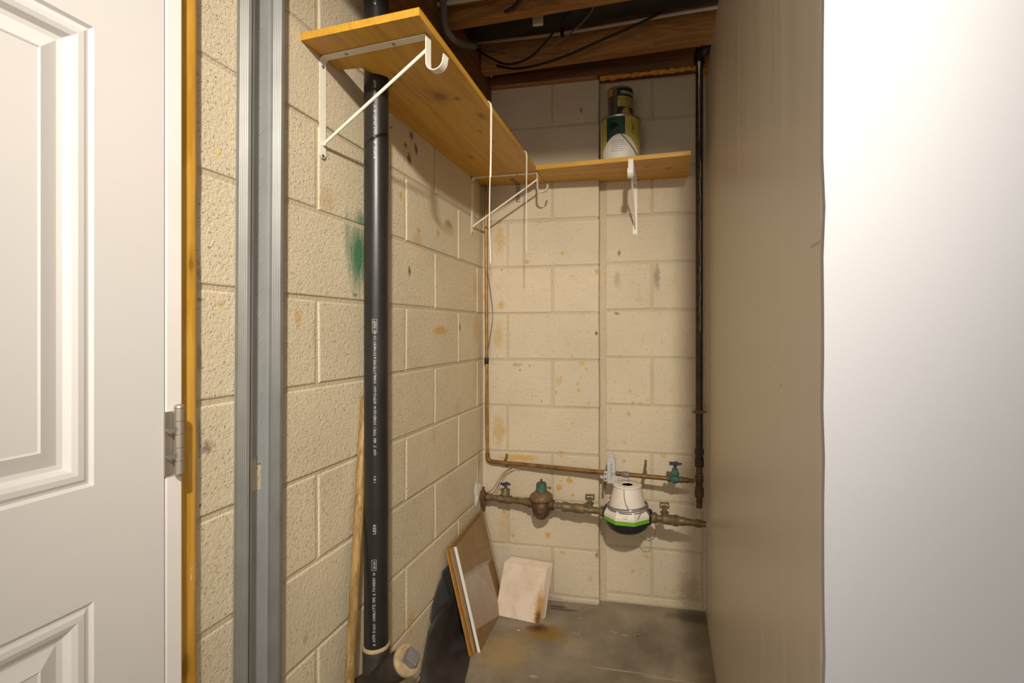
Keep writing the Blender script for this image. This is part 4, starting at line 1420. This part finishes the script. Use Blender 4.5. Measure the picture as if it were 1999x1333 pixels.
xe = -0.4895
yA = 1.372
zA = lambda py: H - (py - CY) * (yA * CP + .486 * SP) / FPX
xe = -0.4925
cord([[(xe - .06, yA - .05, zt + .0022), (xe - .02, yA - .012, zt + .0022), (xe - .002, yA, zt + .003), (xe + .004, yA + .003, zt - .004), (xe + .0042, yA + .002, ZS - .03), (xe + .004, yA + .002, zA(300)), (xe + .003, yA - .004, zA(380)), (xe + .002, yA - .004, zA(450)), (xe + .003, yA, zA(475)), (xe + .004, yA, zA(514))],
      [(xe - .06, yA - .042, zt + .0022), (xe - .02, yA - .003, zt + .0022), (xe - .002, yA + .005, zt + .003), (xe + .0045, yA + .010, zt - .004), (xe + .0045, yA + .009, ZS - .03), (xe + .0042, yA + .006, zA(300)), (xe + .0042, yA + .003, zA(345))]],
     'longer cream cord looped over the shelf front edge, near the middle of the long shelf')
yA2 = 1.772
xe2 = -0.4972
zB = lambda py: H - (py - CY) * (yA2 * CP + .495 * SP) / FPX
cord([[(xe2 - .05, yA2 - .03, zt + .0022), (xe2 - .004, yA2, zt + .0022), (xe2 + .004, yA2 + .003, zt - .003), (xe2 + .004, yA2 + .004, ZS - .03), (xe2 + .004, yA2 + .003, zB(400)), (xe2 + .004, yA2 + .004, zB(492))],
      [(xe2 - .05, yA2 - .02, zt + .0022), (xe2 - .004, yA2 + .007, zt + .0022), (xe2 + .0042, yA2 + .010, zt - .003), (xe2 + .0042, yA2 + .009, ZS - .03), (xe2 + .0042, yA2 + .006, zB(360))]],
     'shorter cream cord over the shelf front edge, beside the back corner hook')

# ------------------------------------------------------------------ overhead: cables, conduit, foam, duct
def cable(name, pts, r, mat, label, cat='cable', sm=2):
    m = MB()
    m.tube([atY(*p) for p in pts], r, 8, sm)
    return tag(m.build(name, mat), label, cat)


cable('conduit', [(893, 87, 1.955), (960, 81, 1.945), (1060, 70, 1.93), (1150, 57, 1.92), (1240, 41, 1.905), (1310, 28, 1.89), (1402, 13, 1.86)], .0068, M_wire_w, 'straight white cable stapled along the face of the rear joist', sm=1)
cable('cable', [(862, -18, 1.56), (866, 15, 1.57), (867, 42, 1.57), (874, 64, 1.58), (888, 80, 1.62), (906, 87, 1.70), (926, 90, 1.78)], .0115, M_wire_g, 'thick grey cable curving down at the left beside the long shelf')
cable('cable', [(930, 96, 1.92), (955, 112, 1.90), (985, 127, 1.88), (1010, 124, 1.86), (1040, 110, 1.85), (1062, 86, 1.83), (1095, 46, 1.78), (1132, 0, 1.72), (1150, -30, 1.70)], .0042, M_wire_b, 'black cable drooping in a loop below the rear joist')
cable('cable', [(930, 91, 1.935), (975, 97, 1.93), (1000, 107, 1.92), (1040, 101, 1.90), (1080, 88, 1.88), (1110, 68, 1.84), (1140, 42, 1.78), (1160, 15, 1.72), (1166, -20, 1.70)], .0030, M_wire_g, 'thin grey cable looping up between the joists')
cable('cable', [(970, 128, 1.945), (1003, 136, 1.93), (1050, 128, 1.91), (1110, 108, 1.89), (1170, 80, 1.87), (1240, 50, 1.85), (1310, 15, 1.82), (1350, -12, 1.80)], .0046, M_wire_b, 'long black cable crossing over the white cable on the rear joist')
cable('cable', [(1310, 15, 1.818), (1330, 5, 1.81), (1352, -10, 1.80)], .0052, M_wire_w, 'white end of a cable at the top near the beige partition')
cable('cable', [(915, 80, 1.95), (960, 76, 1.94), (1005, 70, 1.93), (1050, 55, 1.92), (1090, 43, 1.91), (1150, 32, 1.90), (1260, 0, 1.87), (1300, -12, 1.86)], .0032, M_wire_br, 'thin brown cable rising above the white cable')
cable('cable', [(985, 24, 1.60), (992, 20, 1.60), (1002, 14, 1.60), (1012, 2, 1.60), (1030, -20, 1.60)], .0050, M_wire_b, 'short black cable end on the front joist')
cable('cable', [(925, 84, 1.90), (960, 62, 1.86), (990, 40, 1.78), (1000, 24, 1.66)], .0030, M_wire_b, 'black cable slanting up behind the front joist')
cable('conduit', [(805, 22, 1.585), (850, 9, 1.58), (900, 2, 1.575), (960, -8, 1.57)], .0075, M_wire_w, 'pale conduit across the front joist at the top left')
# black cable staple
q = atY(1098, 55, 1.917)
cs = MB().box((q.x - .006, q.y - .012, q.z - .035), (q.x + .006, q.y + .002, q.z + .03), .002).build('cable_staple', M_wire_b)
tag(cs, 'black staple holding the white cable to the rear joist', 'staple')
# black duct between the joists
du = thing('duct', (0.0, 1.80, 2.40), 'black insulated duct lying between the two joists', 'duct')
m = MB()
n = 30
pts = []
rs = []
for i in range(n + 1):
    s_ = i / n
    pts.append((-0.735 + 1.9 * s_, 1.835 - .13 * s_, 2.385))
    rs.append(.082 + (.004 if i % 2 else 0))
m.tube(pts, rs, 18)
m.build('sleeve', M_rubber, du)
q = atY(1050, 38, 1.745)
tg = MB().box((q.x - .019, q.y - .006, q.z - .022), (q.x + .019, q.y + .006, q.z + .022), .003).build('duct_tag', M_plaster, du)
# orange foam bead under the rim board
m = MB()
pts, rs = [], []
for i in range(34):
    s_ = i / 33
    pts.append((-0.262 + s_ * .40, 2.116 - .01 * s_ + RND.uniform(-.002, .002), 2.2415 + RND.uniform(-.003, .002)))
    rs.append(.0085 + RND.uniform(-.0025, .0035))
m.tube(pts, rs, 8)
pts2 = [(0.147 + .006 * i, 2.11 + .004 * (i % 2), 2.232 - .007 * math.sin(i)) for i in range(5)]
m.tube(pts2, [.012, .017, .018, .016, .011], 8)
fo = m.build('foam_bead', M_foam)
tag(fo, 'orange expanding foam bead along the top of the back wall', 'foam')
# thin reddish lath under the left part of the rim
lt = MB().box((-0.745, 2.095, 2.2465 - .008), (-0.275, 2.119, 2.2465), .001).build('lath', M_joist)
tag(lt, 'thin reddish wood lath along the top of the back wall', 'lath')
